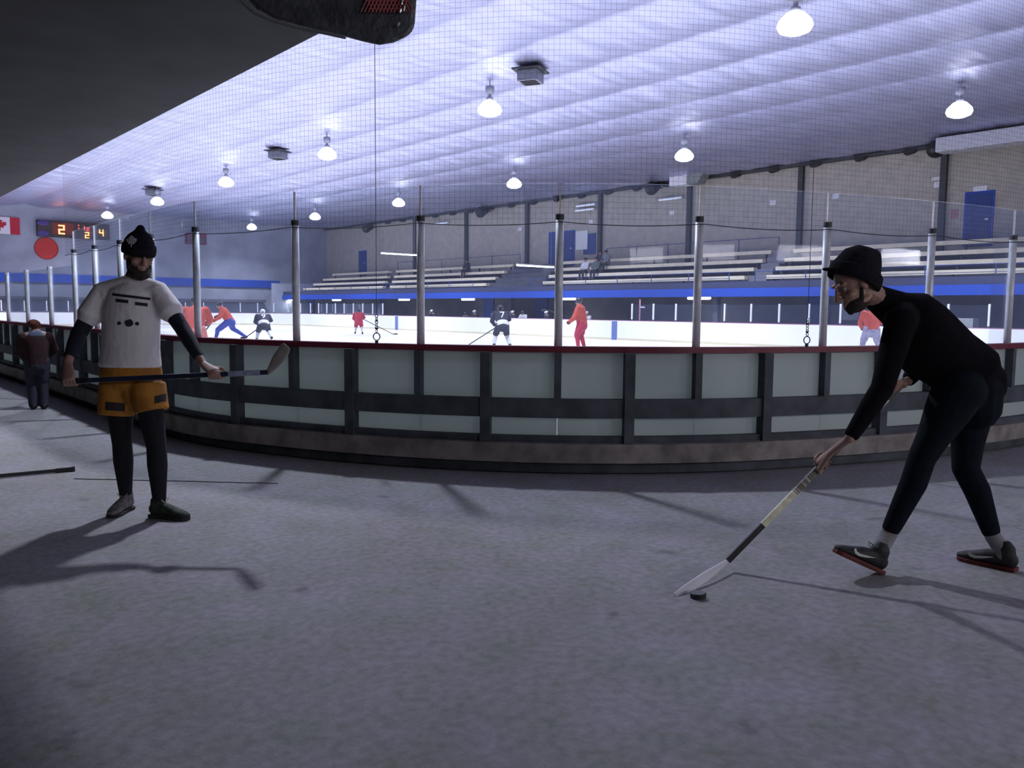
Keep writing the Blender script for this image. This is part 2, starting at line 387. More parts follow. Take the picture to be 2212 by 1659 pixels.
# ------------------------------------------------------------------ far dasher boards
OUT = []                                            # far outline, anticlockwise from the right
for k in range(9): a = -math.pi/2+k*math.pi/16; OUT.append(V((FX-RC+RC*math.cos(a), FY0+RC+RC*math.sin(a), 0)))
for k in range(9): a = k*math.pi/16; OUT.append(V((FX-RC+RC*math.cos(a), FY1-RC+RC*math.sin(a), 0)))
for k in range(9): a = math.pi/2+k*math.pi/16; OUT.append(V((3.05+RC+RC*math.cos(a), FY1-RC+RC*math.sin(a), 0)))
def wall_strip(bm, P, th, z0, z1):
    R = []
    for k, p in enumerate(P):
        t = (P[min(k+1, len(P)-1)]-P[max(k-1, 0)]).normalized(); n = V((t.y, -t.x, 0))
        R.append([bm.verts.new(p+n*a+V((0, 0, z))) for a, z in ((0, z0), (th, z0), (th, z1), (0, z1))])
    for a, b in zip(R[:-1], R[1:]):
        for j in range(4): bm.faces.new((a[j], a[(j+1) % 4], b[(j+1) % 4], b[j]))
    bm.faces.new(R[0]); bm.faces.new(list(reversed(R[-1])))
far_b = thing('rink_boards', 'long white rink boards on the far side of the ice', 'rink boards', (FX, 30, 0))
def fs(name, z0, z1, th, m, label=None):
    bm = bmesh.new(); wall_strip(bm, OUT, th, z0, z1); return link(name, bm, m, far_b, label=label)
fs('board_face', 0.0, 0.88, 0.06, M_boardw)
fs('board_cap', 0.88, 0.91, 0.10, mat('mauve cap', (0.30, 0.12, 0.22), 0.6, var=0.1), 'thin mauve cap')
fs('kick_plate', 0.0, 0.10, -0.01, mat('pale yellow kick plate', (0.62, 0.56, 0.40), 0.6, var=0.05), 'pale yellow kick plate')
M_line = mat('blue line paint', (0.12, 0.16, 0.40), 0.5, var=0.05)
for yb in (25.7, 43.9): link('blue_line', bx((FX-0.015, yb-0.16, 0), (FX, yb+0.16, 0.86)), M_line, far_b, label='blue stripe on the white board')
M_red = mat('red paint', (0.45, 0.02, 0.02), 0.5, var=0.1)
fpost = None
def far_post(x, y, rot):
    global fpost
    if fpost is None:
        fpost = link('glass_post', bx((-0.03, -0.03, 0.91), (0.03, 0.03, 1.66)), M_white, far_b); q = fpost
        link('post_foot', bx((-0.045, -0.045, 0.91), (0.045, 0.045, 0.96)), M_dark, fpost)
    else: q = link_part(fpost)
    q.location = (x, y, 0); q.rotation_euler.z = rot
ys = [y for y in [9.97+1.228*k for k in range(0, 37)] if y < 24.9 or y > 44.5]
for y in ys: far_post(FX+0.05, y, 0)
for a, b in zip(ys[:-1], ys[1:]):
    if b-a < 2:
        link('glass_pane', bx((FX+0.045, a+0.03, 0.91), (FX+0.055, b-0.03, 1.62)), GLASS, far_b)
# glass round the far corner and end
C1 = V((FX-RC, FY1-RC, 0)); E = []
for k in range(0, 9): a = k*math.pi/2/8; E.append(C1+V((math.cos(a), math.sin(a), 0))*(RC+0.05))
x = FX-RC-1.3
while x > 8.5: E.append(V((x, FY1+0.05, 0))); x -= 1.3
for k, p in enumerate(E):
    q = E[min(k+1, len(E)-1)]; r = E[max(k-1, 0)]; t = (q-r).normalized(); far_post(p.x, p.y, math.atan2(t.y, t.x))
for a, b in zip(E[:-1], E[1:]):
    t = (b-a).normalized(); n = V((t.y, -t.x, 0))
    bm = bmesh.new(); beam(bm, a+t*.03+V((0, 0, 1.265)), b-t*.03+V((0, 0, 1.265)), n*0.005, V((0, 0, 0.355)))
    link('glass_pane', bm, GLASS, far_b)
# red goal post light stand on the boards
t = thing('scorekeeper_post', 'slim red and white post standing on far boards right of the benches', 'post', (28.5, 24.9, 0.91))
link('post_body', tb([V((28.5, 24.3, 0.91)), V((28.5, 24.3, 1.85))], 0.03, n=8, cap=0), mat('pink paint', (0.6, 0.25, 0.3), 0.6, var=0.1), t)
link('post_arm', tb([V((28.5, 24.3, 1.5)), V((28.5, 24.05, 1.5))], 0.03, n=8), M_white, t)
# ------------------------------------------------------------------ stand with bleachers on the far side
st = thing('grandstand', 'raised concrete grandstand behind the far boards with blue front beam', 'grandstand', (33, 30, 0))
bm = bmesh.new()
box(bm, (30.6, 2, 2.36), (35.48, 64.0, 2.5))
Ya = [atx(px, 560, 34.4).y for px in (2330, 1712, 1665, 1210, 1108, 855, 840, 655)]
Yb = [atx(px, 600, 31.7).y for px in (2330, 1655, 1608, 1172, 1050, 842, 826, 640)]
Ya[7] = Yb[7] = 63.0
for X, z in ((32.15, 2.71), (33.05, 3.13), (33.95, 3.58)):
    f = (X-31.7)/2.7; Q = [p*f+q*(1-f) for p, q in zip(Ya, Yb)]; Q[0] = 2
    for y0, y1 in ((Q[0], Q[1]), (Q[2], Q[3]), (Q[4], 64.0)): box(bm, (X, y0, 2.5), (35.48, y1, z))
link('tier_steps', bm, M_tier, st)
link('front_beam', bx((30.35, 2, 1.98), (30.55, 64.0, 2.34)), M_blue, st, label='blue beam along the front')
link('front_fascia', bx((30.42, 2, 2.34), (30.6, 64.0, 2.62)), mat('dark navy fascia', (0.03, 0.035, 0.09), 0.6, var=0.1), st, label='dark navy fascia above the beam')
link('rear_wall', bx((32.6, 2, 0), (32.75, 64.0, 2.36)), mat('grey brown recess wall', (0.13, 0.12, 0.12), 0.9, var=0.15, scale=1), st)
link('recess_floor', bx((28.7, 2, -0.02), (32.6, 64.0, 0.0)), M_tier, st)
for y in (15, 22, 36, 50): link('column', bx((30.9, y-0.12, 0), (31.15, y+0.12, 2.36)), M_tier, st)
def ydoor(px, X): return atx(px, 640, X).y
for k, px in enumerate((1056, 1170, 672, 1770)):
    y = ydoor(px, 32.55)
    o = thing('recess_door', ('dull blue door under the stand behind the dark player 7', 'dull blue door under the stand, right of the tall red player\'s stick', 'dull blue door under the left end of the stand', 'dull blue door under the stand right of the long benches')[k], 'door', (32.5, y, 0))
    link('door_leaf', bx((32.5, y-0.5, 0), (32.58, y+0.5, 2.05)), M_bluedoor, o); link('handle', bx((32.44, y-0.42, 0.95), (32.5, y-0.36, 1.1)), M_alu, o)
# bench planks: (x, z) rows; sections between aisles, px at top and bottom row edges
ROWS = [(34.4, 4.19), (33.5, 3.74), (32.6, 3.32), (31.7, 2.92)]
SECN = ['right of the main aisle', 'between the main aisle and the doors', 'left of the doors', 'at the far left end']
RWN = ['top', 'second from top', 'third from top', 'lowest']
for si in range(4):
    for ri, (X, z) in enumerate(ROWS):
        f = ri/3; y0 = Ya[2*si]*(1-f)+Yb[2*si]*f; y1 = Ya[2*si+1]*(1-f)+Yb[2*si+1]*f
        t = thing('bleacher_bench', 'cream plank bleacher bench %s, the %s row' % (SECN[si], RWN[ri]), 'bench', (X, (y0+y1)/2, z-0.3))
        link('seat_plank', bx((X, y0, z-0.17), (X+0.30, y1, z)), M_plank, t, bevel=0.01)
        n = max(2, int((y1-y0)/2.5))
        base = [2.5, 2.5, 2.5, 2.5][ri]
        zt = {0: 3.58, 1: 3.13, 2: 2.71, 3: 2.5}[ri]
        for k in range(min(n, 6)):
            yy = y0+0.3+(y1-y0-0.6)*k/(min(n, 6)-1 if n > 1 else 1)
            link('leg', bx((X+0.08, yy-0.03, zt), (X+0.16, yy+0.03, z-0.15)), M_dark, t)
# railings
def railing(label, X, y0, y1, zb, h, sp):
    t = thing('railing', label, 'railing', (X, (y0+y1)/2, zb))
    bm = bmesh.new(); tube(bm, [V((X, y0, zb+h)), V((X, y1, zb+h))], 0.015, n=6); tube(bm, [V((X, y0, zb+h*0.5)), V((X, y1, zb+h*0.5))], 0.011, n=6)
    link('rail', bm, M_bluedoor, t); n = int((y1-y0)/sp)
    for k in range(n+1): link('baluster', tb([V((X, y0+k*(y1-y0)/n, zb)), V((X, y0+k*(y1-y0)/n, zb+h))], 0.02, n=6, cap=0), M_bluedoor, t)
railing('thin blue railing in front of the benches right of the main aisle', 30.7, 6.0, Yb[1]-0.1, 2.5, 0.54, 2.2)
railing('thin blue railing in front of the middle benches', 30.7, Yb[2]+0.1, Yb[3], 2.5, 0.54, 2.0)
railing('thin blue railing in front of the benches left of the doors', 30.7, Yb[4], Yb[7], 2.5, 0.54, 2.2)
railing('thin blue railing behind the top row of the middle benches', 35.2, Ya[2]+0.1, Ya[3]-3, 3.58, 1.27, 2.0)
railing('thin blue railing behind the top row left of the doors', 35.2, Ya[4]+0.2, Ya[6], 3.58, 1.27, 2.4)
# stairs of the aisles
for nm, a0, a1, b0, b1 in (('pale stepped aisle between the bench blocks at the right', Ya[1], Ya[2], Yb[1], Yb[2]), ('dark stepped opening between the bench blocks by the blue door', Ya[3], Ya[4], Yb[3], Yb[4])):
    t = thing('aisle_stairs', nm, 'stairs', (33, (a0+a1)/2, 2.5))
    for k in range(6):
        f = k/5; X = 31.4+3.0*f; z = 2.5+1.45*f
        y0 = (b0*(1-f)+a0*f)+0.1; y1 = (b1*(1-f)+a1*f)-0.1
        link('step', bx((X, y0, 2.5), (X+0.6, y1, z+0.14)), mat('pale stair concrete', (0.22, 0.22, 0.26), 0.9, var=0.1) if 'pale' in nm else M_tier, t)
# under-stand fluorescent lights
fl = None
for k, px in enumerate((1510, 1225, 1011, 873, 727, 627, 599)):
    P = atx(px, 643, 30.9)
    if fl is None:
        fl = thing('strip_light', 'x', 'light', (0, 0, 0), 'fluorescent lights under the stand')
        link('housing', bx((-0.09, -0.62, 0.03), (0.09, 0.62, 0.09)), M_white, fl)
        link('light_tube', tb([V((0, -0.58, -0.02)), V((0, 0.58, -0.02))], 0.06, n=8), M_tube, fl)
        link('hanger', bx((-0.01, -0.01, 0.09), (0.01, 0.01, 0.41)), M_white, fl)
        fl.location = (30.9, P.y, 1.95)
        fl['label'] = 'short glowing tube light hanging under the far stand'
    else: dup(fl, (30.9, P.y, 1.95))
    la = bpy.data.lights.new('strip_glow', 'AREA'); la.shape = 'RECTANGLE'; la.size = 0.2; la.size_y = 1.2; la.energy = 45; la.color = (0.9, 0.95, 1)
    lo = bpy.data.objects.new('strip_glow', la); COL.objects.link(lo); lo.location = (30.9, P.y, 1.90)
# glowing stand-ins for two tube reflections in the glass, hung across the stand
def reflected_tube(label, pa, pb, X0_, X1_):
    A = atx(pa[0], pa[1], X1_); yy = A.y; zz = A.z
    B = aty(pb[0], pb[1], yy)
    t = thing('tube_reflection', label, 'light', ((A.x+B.x)/2, yy, zz))
    link('light_tube', tb([V((A.x, yy, zz)), V((B.x, yy, zz))], 0.045, n=10), M_tube, t)
    link('housing', bx((A.x, yy-0.07, zz+0.04), (B.x, yy+0.07, zz+0.11)), M_white, t)
    for X in (A.x*0.9+B.x*0.1, A.x*0.1+B.x*0.9): link('hanger', tb([V((X, yy, zz+0.1)), V((X, yy, 8.15))], 0.006, n=5, cap=0), M_white, t)
reflected_tube('long glowing tube standing for a glass reflection, above the benches left of the blue doors', (1117, 573), (1198, 578), 0, 31.5)
reflected_tube('long glowing tube standing for a glass reflection, higher up at the left above the benches', (824, 547), (903, 550), 0, 31.5)
# ------------------------------------------------------------------ far wall fittings
for k in range(8):
    y = 8.1+6.3*k
    o = struct('trim_%d' % (k+2), bx((35.3, y-0.12, 2.5), (35.5, y+0.12, 8.1)), M_dark)
jt = None
for k in range(22):
    y = 11.5+2.1*k
    if y > 62: break
    if jt is None:
        jt = thing('truss_end', 'dark truss end poking out where far wall meets ceiling', 'truss end', (0, 0, 0), 'truss ends along the far wall')
        bm = bmesh.new(); poly(bm, [V((0, -0.3, 0)), V((0, 0.3, 0)), V((0, 0.2, -0.18)), V((0, -0.1, -0.12))], (0.3, 0, 0)); link('bracket', bm, M_black, jt)
        jt.location = (35.1, y, 8.05)
    else: dup(jt, (35.1, y, 8.05))
def wdoor(label, n, p0, p1, X=35.5):
    a = atx(*p0, X); b = atx(*p1, X); y0, y1 = min(a.y, b.y), max(a.y, b.y)
    o = struct('door_%d' % n, bx((X-0.07, y0, 4.0), (X, y1, b.z)), M_bluedoor)
    adopt(link('door_frame', bx((X-0.05, y0-0.08, 4.0), (X-0.001, y1+0.08, b.z+0.08)), M_blue), o)
    adopt(link('door_handle', bx((X-0.12, y0+0.08, 5.0), (X-0.07, y0+0.2, 5.06)), M_alu), o)
wdoor('', 1, (2085, 508), (2145, 415)); wdoor('', 2, (1188, 560), (1240, 500)); wdoor('', 3, (777, 585), (791, 543)); wdoor('', 4, (673, 582), (680, 562))
def wplate(name, label, cat, px, py, w_, h_, m, group=None, X=35.5, th=0.03):
    P = atx(px, py, X); o = link(name, bx((X-th, P.y-w_/2, P.z-h_/2), (X, P.y+w_/2, P.z+h_/2)), m); tag(o, label, cat, group); return o
M_paper = mat('white notice card', (0.75, 0.75, 0.78), 0.7, var=0.04)
for px, py, lb in ((1670, 438, 'small white wall sign, lower left of the pair above the aisle'), (1806, 424, 'small white wall sign, right of the pair above the aisle'), (2026, 399, 'small white wall sign beside the double column at the right'), (2022, 386, 'tiny white box above the wall sign at the double column'), (1452, 460, 'small white wall sign left of the tall centre column'), (1277, 479, 'small white wall sign above the blue notice board'), (1123, 495, 'small white wall sign left of the blue doors')):
    wplate('wall_sign', lb, 'sign', px, py, 0.30, 0.22 if 'tiny' not in lb else 0.12, M_paper)
wplate('notice_board', 'large white notice board on the far wall right of the blue door', 'notice board', 1257, 519, 0.95, 1.1, M_paper, X=35.46)
wplate('notice_board', 'dark blue notice board behind the white one on the far wall', 'notice board', 1274, 527, 1.0, 1.2, M_bluedoor, X=35.49)
wplate('fire_extinguisher_sign', 'small reddish white sign left of the right hand blue door', 'sign', 2062, 462, 0.25, 0.35, mat('faded red card', (0.4, 0.2, 0.22), 0.7, var=0.1))
wplate('exit_light', 'small pale box above the right hand blue door', 'sign', 2118, 408, 0.5, 0.2, M_paper)
# air handler, ducts, loudspeakers near the eave
def unit(name, label, cat, px, py, X, dx, dy, dz, m):
    P = atx(px, py, X); t = thing(name, label, cat, P)
    link('casing', bx((P.x-dx/2, P.y-dy/2, P.z-dz/2), (P.x+dx/2, P.y+dy/2, P.z+dz/2)), m, t, bevel=0.04)
    for s in (-1, 1): link('bracket', bx((P.x+dx/2-0.02, P.y+s*dy*0.35-0.03, P.z-0.03), (35.5, P.y+s*dy*0.35+0.03, P.z+0.03)), M_dark, t)
    return t, P
t, P = unit('air_duct', 'long pale sheet metal duct under the ceiling at the far right', 'duct', 2150, 300, 34.2, 0.8, 4.0, 0.55, mat('galvanised duct', (0.5, 0.5, 0.56), 0.5, var=0.08))
link('grille', bx((33.88, P.y-1.9, P.z+0.275), (34.5, P.y+1.9, P.z+0.32)), M_black, t)
t, P = unit('heater_unit', 'white boxy heater with grey hood high on the far wall', 'heater', 1473, 389, 34.6, 0.7, 1.1, 0.6, M_white)
bm = bmesh.new(); poly(bm, [P+V((-0.3, -0.55, 0.3)), P+V((-0.3, -1.7, 0.45)), P+V((-0.3, -1.2, -0.3)), P+V((-0.3, -0.55, -0.3))], (0.6, 0, 0)); link('hood', bm, mat('grey hood', (0.22, 0.24, 0.25), 0.6, var=0.1), t)
for px, py, lb in ((2028, 318, 'black loudspeaker high on the double column at the right'), (1414, 404, 'black loudspeaker left of the white heater'), (1044, 456, 'black loudspeaker high on the far wall above the middle benches'), (797, 491, 'black loudspeaker high on the far wall at the left')):
    P = atx(px, py, 34.8); t = thing('loudspeaker', lb, 'loudspeaker', P)
    bm = bmesh.new(); tube(bm, [P+V((-0.25, 0, -0.1)), P+V((0.2, 0, 0.05))], [0.36, 0.22], n=14, cap=2); link('cabinet', bm, M_black, t)
    link('bracket', tb([P+V((0, 0, 0.1)), V((35.45, P.y, P.z+0.02))], 0.03, n=6), M_dark, t)
for px, py, lb in ((1449, 429, 'slim white wall light below the white heater'), (1266, 443, 'slim white wall light above the middle benches, upper of a pair'), (1264, 453, 'slim white wall light above the middle benches, lower of a pair'), (955, 482, 'slim white wall light high above the left benches')):
    P = atx(px, py, 35.3); t = thing('wall_light', lb, 'light', P)
    link('housing', bx((35.25, P.y-0.75, P.z-0.06), (35.5, P.y+0.75, P.z+0.06)), M_white, t)
    link('light_tube', tb([V((35.2, P.y-0.7, P.z-0.03)), V((35.2, P.y+0.7, P.z-0.03))], 0.04, n=8), mat('dim tube', (0.8, 0.85, 1.0), 0.5, emit=0.35), t)
# ------------------------------------------------------------------ end wall: beam, scoreboard, flag
o = struct('trim_20', bx((5, 65.8, 2.95), (31, 66, 3.55)), M_blue)
o = struct('trim_21', bx((29.5, 64.0, 0), (35.5, 64.2, 3.3)), M_blockd)
o = struct('trim_22', bx((5, 65.2, 1.75), (29.5, 66, 1.95)), M_tier)
M_sb = mat('brown black scoreboard', (0.035, 0.022, 0.022), 0.5, var=0.2); M_dig = mat('amber digit', (1.0, 0.42, 0.10), 0.5, emit=5.0); M_digr = mat('red digit', (1.0, 0.10, 0.08), 0.5, emit=2.2)
sa = aty(80, 474, 65.6); sb = aty(238, 520, 65.6)
sbd = thing('scoreboard', 'dark scoreboard on the end wall reading 2 to 4', 'scoreboard', ((sa.x+sb.x)/2, 65.7, (sa.z+sb.z)/2))
link('panel', bx((sa.x, 65.6, sb.z+0.05), (sb.x, 65.99, sa.z)), M_sb, sbd, bevel=0.03)
link('score_window', bx((aty(112, 480, 65.58).x, 65.57, 6.35), (aty(160, 500, 65.58).x, 65.6, 7.15)), mat('dark red window', (0.16, 0.02, 0.01), 0.4, var=0.1), sbd, label='dark red window behind the home score')
SEG = {'2': 'abged', '4': 'fgbc', '1': 'bc', '0': 'abcdef'}
def digit(ch, px, py, h, m):
    c = aty(px, py, 65.56); w2 = h*0.28; h2 = h/2; th = h*0.075; bm = bmesh.new()
    S = {'a': ((-w2, h2), (w2, h2)), 'b': ((w2, h2), (w2, 0)), 'c': ((w2, 0), (w2, -h2)), 'd': ((-w2, -h2), (w2, -h2)), 'e': ((-w2, 0), (-w2, -h2)), 'f': ((-w2, h2), (-w2, 0)), 'g': ((-w2, 0), (w2, 0))}
    for s in SEG[ch]:
        (x0, z0), (x1, z1) = S[s]; box(bm, (c.x+min(x0, x1)-th, 65.54, c.z+min(z0, z1)-th), (c.x+max(x0, x1)+th, 65.57, c.z+max(z0, z1)+th))
    link('score_digit', bm, m, sbd)
digit('2', 133, 496, 0.55, M_dig); digit('4', 219, 503, 0.42, M_dig); digit('2', 188, 508, 0.38, M_dig); digit('1', 180, 493, 0.26, M_digr); digit('2', 190, 495, 0.22, M_digr)
bm = bmesh.new()
for dz in (-0.1, 0.1): c = aty(170, 490, 65.55); box(bm, (c.x-.035, 65.54, c.z+dz-.035), (c.x+.035, 65.57, c.z+dz+.035))
link('colon', bm, M_digr, sbd)
M_pur = mat('purple badge', (0.06, 0.03, 0.18), 0.5, var=0.1)
for py in (481, 504):
    c = aty(93, py, 65.58); bm = bmesh.new(); ell(bm, c, (0.42, 0.02, 0.19)); link('badge', bm, M_pur, sbd, smooth=True, label='purple oval badge')
c = aty(100, 537, 65.99); t = thing('round_sign', 'red round sign below the scoreboard', 'sign', c)
bm = bmesh.new(); tube(bm, [c, c+V((0, -0.08, 0))], 0.72, n=40, cap=0); link('disc', bm, M_red, t)
bm = bmesh.new(); torus(bm, c+V((0, -0.08, 0)), 0.72, 0.04, (1, 0, 0), (0, 0, 1), n=40); link('rim', bm, M_red, t)
# flag: white field, red bar, eleven point leaf
fa = aty(-45, 465, 65.9); fb = aty(43, 497, 65.9); L_ = fb.x-fa.x; Hf = L_/2.05; zt = fa.z
fl_ = thing('flag', 'red and white maple leaf flag hung on the end wall, cut by the frame', 'flag', ((fa.x+fb.x)/2, 65.9, zt))
M_fw = mat('white flag cloth', (0.68, 0.62, 0.68), 0.8, var=0.05); M_fr = mat('red flag cloth', (0.42, 0.02, 0.04), 0.8, var=0.1)
link('field', bx((fa.x+L_*.25, 65.88, zt-Hf), (fb.x-L_*.25, 65.9, zt)), M_fw, fl_)
for a, b in ((0, .25), (.75, 1)): link('red_bar', bx((fa.x+L_*a, 65.875, zt-Hf), (fa.x+L_*b, 65.9, zt)), M_fr, fl_)
LEAF = [(0, 1), (.13, .72), (.32, .82), (.26, .35), (.5, .6), (.56, .47), (.85, .52), (.76, .28), (.88, .18), (.42, -.2), (.48, -.38), (.05, -.32), (.05, -.8)]
LEAF = LEAF+[(-x, z) for x, z in reversed(LEAF[1:])]
cx_ = (fa.x+fb.x)/2; cz_ = zt-Hf/2; bm = bmesh.new(); poly(bm, [V((cx_+x*Hf*.4, 65.865, cz_+z*Hf*.4)) for x, z in LEAF], (0, .01, 0)); link('maple_leaf', bm, M_fr, fl_)
c = aty(423, 516, 65.0); t = thing('unit_heater', 'small dark red box hanging at the end wall', 'heater', c)
link('casing', bx((c.x-.75, c.y-.3, c.z-.42), (c.x+.75, c.y+.3, c.z+.42)), mat('dark red casing', (0.16, 0.015, 0.05), 0.6, var=0.3), t, bevel=0.05)
link('louvre', bx((c.x-.6, c.y-.33, c.z-.3), (c.x+.6, c.y-.3, c.z+.1)), M_dark, t); link('hanger', bx((c.x-.02, c.y-.02, c.z+.4), (c.x+.02, c.y+.02, 8.15)), M_dark, t)
# ------------------------------------------------------------------ pendant lamps
M_refl = mat('lamp housing grey', (0.32, 0.33, 0.42), 0.5, var=0.1)
lamp0 = thing('pendant_lamp', 'x', 'lamp', (0, 0, 7.4), 'pendant lamps over the ice')
bm = bmesh.new(); lathe(bm, (0, 0, 7.4), [(0.10, 0.20), (0.20, 0.15), (0.34, 0.0), (0.37, -0.10), (0.32, -0.20), (0.18, -0.26), (0.03, -0.27)]); link('lens', bm, M_lens, lamp0, smooth=True)
bm = bmesh.new(); lathe(bm, (0, 0, 7.4), [(0.02, 0.62), (0.13, 0.60), (0.14, 0.42), (0.05, 0.38), (0.05, 0.30), (0.105, 0.27), (0.11, 0.19)]); link('ballast', bm, M_refl, lamp0, smooth=True)
link('stem', tb([V((0, 0, 8.0)), V((0, 0, 8.34))], 0.02, n=8, cap=0), M_refl, lamp0)
lamp0['label'] = 'glowing round pendant lamp hanging over the ice'
la = bpy.data.lights.new('pendant_glow', 'AREA'); la.shape = 'DISK'; la.size = 0.42; la.spread = math.radians(145); la.energy = LAMP_W; la.color = LAMP_COL
lo = bpy.data.objects.new('lamp_light', la); COL.objects.link(lo); lo.location = (0, 0, 7.11); adopt(lo, lamp0); lo.matrix_parent_inverse = Matrix.Translation((0, 0, -7.4))
first = True
for X in (5.6, 16.1, 26.4):
    for k in range(6):
        y = 9.7+10.05*k+(0.7 if X > 20 else 0)
        if first: lamp0.location = (X, y, 7.4); first = False
        else: dup(lamp0, (X, y, 7.4))
# unseen tube lights inferred from pane reflections, set on the back wall as front fill
ct = thing('wall_tube_light', 'long tube light fixed to the back wall of the concourse', 'light', (0, 0, 0), 'tube lights on the back wall of the concourse')
link('light_tube', tb([V((-.75, 0.10, 0)), V((.75, 0.10, 0))], 0.02, n=8), mat('concourse tube', (0.95, 0.95, 1.0), 0.5, emit=3), ct)
link('housing', bx((-.8, 0, -.05), (.8, 0.07, .05)), M_white, ct)
la = bpy.data.lights.new('concourse_glow', 'AREA'); la.shape = 'RECTANGLE'; la.size = 1.5; la.size_y = 0.3; la.energy = CONC_W; la.color = (0.95, 0.92, 1.0)
lo = bpy.data.objects.new('concourse_glow', la); COL.objects.link(lo); lo.location = (0, 0.16, 0); lo.rotation_euler = (math.radians(90), 0, math.radians(0)); adopt(lo, ct)
lo.rotation_euler = (math.radians(-90), 0, 0) if (Matrix.Rotation(math.radians(-90), 3, 'X') @ V((0, 0, -1))).y > 0 else (math.radians(90), 0, 0)
ct.location = (1.5, -5.95, 2.55)
for x_ in (5.5, 9.5, 13.5): dup(ct, (x_, -5.95, 2.55))
# ceiling boxes
cb = None
for px, py, lb in ((1146, 150, 'nearest grey box fixed to the ceiling, right of a lamp'), (600, 325, 'middle grey box fixed to the ceiling'), (330, 408, 'farthest grey box on the ceiling, above a lamp')):
    P = atz(px, py, 8.1)
    if cb is None:
        cb = thing('ceiling_box', lb, 'ceiling box', (0, 0, 8.0))
        link('lid', bx((-0.42, -0.42, 8.04), (0.42, 0.42, 8.08)), M_dark, cb); link('case', bx((-0.30, -0.30, 7.74), (0.30, 0.30, 8.04)), mat('grey steel case', (0.2, 0.21, 0.27), 0.5, var=0.15), cb, bevel=0.02)
        bm = bmesh.new(); [box(bm, (-0.22+k*.1, -0.22, 7.72), (-0.17+k*.1, 0.22, 7.74)) for k in range(5)]; link('grille', bm, M_black, cb)
        link('mount', bx((-0.05, -0.05, 8.08), (0.05, 0.05, 8.3)), M_dark, cb)
        cb.location = (P.x, P.y, 8.0); cb.rotation_euler.z = 0.5
    else: dup(cb, (P.x, P.y, 8.0), label=lb, rotz=0.5)
# ------------------------------------------------------------------ things on the concourse
M_skin = mat('skin', (0.34, 0.20, 0.155), 0.55, var=0.08, scale=12)
M_hair = mat('dark beard hair', (0.03, 0.02, 0.016), 0.9, var=0.3, scale=60, bump=0.4, bscale=300)
M_eye = mat('eye', (0.22, 0.21, 0.20), 0.2, var=0.02); M_iris = mat('iris', (0.02, 0.015, 0.01), 0.2, var=0.1)
def UP(): return V((0, 0, 1))
RGT = (MC @ V((1, 0, 0))).normalized(); FWD = (MC @ V((0, 0, -1))).normalized(); UPC = (MC @ V((0, 1, 0))).normalized()
def head_geo(bm, c, f, u, s=1.0):
    f = V(f).normalized(); u = perp(f, u); sd = f.cross(u); ax = (sd, f, u)
    E_ = lambda o, r: ell(bm, c+sd*o[0]*s+f*o[1]*s+u*o[2]*s, tuple(k*s for k in r), ax)
    E_((0, -.012, .030), (.075, .096, .088)); E_((0, .022, -.038), (.056, .068, .074)); E_((0, .062, -.098), (.026, .024, .022))
    for k in (-1, 1):
        E_((k*.040, .060, -.028), (.024, .024, .020)); E_((k*.033, .076, .032), (.026, .016, .010)); E_((k*.077, -.004, -.008), (.010, .020, .031))
        E_((k*.045, .02, -.080), (.02, .045, .02))
        E_((k*.011, .102, -.034), (.009, .010, .008))
    tube(bm, [c+f*.088*s+u*.022*s, c+f*.103*s-u*.004*s, c+f*.114*s-u*.030*s], [.009*s, .010*s, .013*s], n=8)
    for z in (-.060, -.072): tube(bm, [c+f*.080*s-sd*.022*s+u*z*s, c+f*.092*s+u*z*s, c+f*.080*s+sd*.022*s+u*z*s], [.005*s, .0075*s, .005*s], n=8)
    return sd, f, u
def limb(bm, pts, rad, n=14): tube(bm, pts, rad, n=n)
def grip(bm, G, a, n, W, r, wr=0.026, flip=1):
    """hand closed round a bar: G on its axis, a along the bar, n from bar to the back of the hand, W wrist"""
    a = V(a).normalized(); n = perp(a, n); b = a.cross(n)*flip
    K = G+n*(r+.022)+b*.012
    tube(bm, [W, W.lerp(K, .45), K, K+b*.026-n*.004], [(wr, wr*.8), (.034, .019), (.041, .016), (.036, .012)], n=12, side=[a]*4)
    for i, (L, rr) in enumerate(((200, .0086), (225, .009), (215, .0086), (190, .0076))):
        off = (.033-.0215*i); P = []
        for k in range(8):
            th = math.radians(28+(L-0)*k/7); rho = r+.0105+(.012 if k == 0 else 0)
            P.append(G+a*off+(n*math.cos(th)+b*math.sin(th))*rho)
        tube(bm, P, [rr*1.1]+[rr]*6+[rr*.85], n=8)
    P = [W.lerp(K, .55)+a*.024, G+a*.052+n*(r+.014)-b*.016, G+a*.055-b*(r+.012), G+a*.050-n*(r+.010)-b*.004]
    tube(bm, P, [.015, .0125, .0105, .009], n=8)
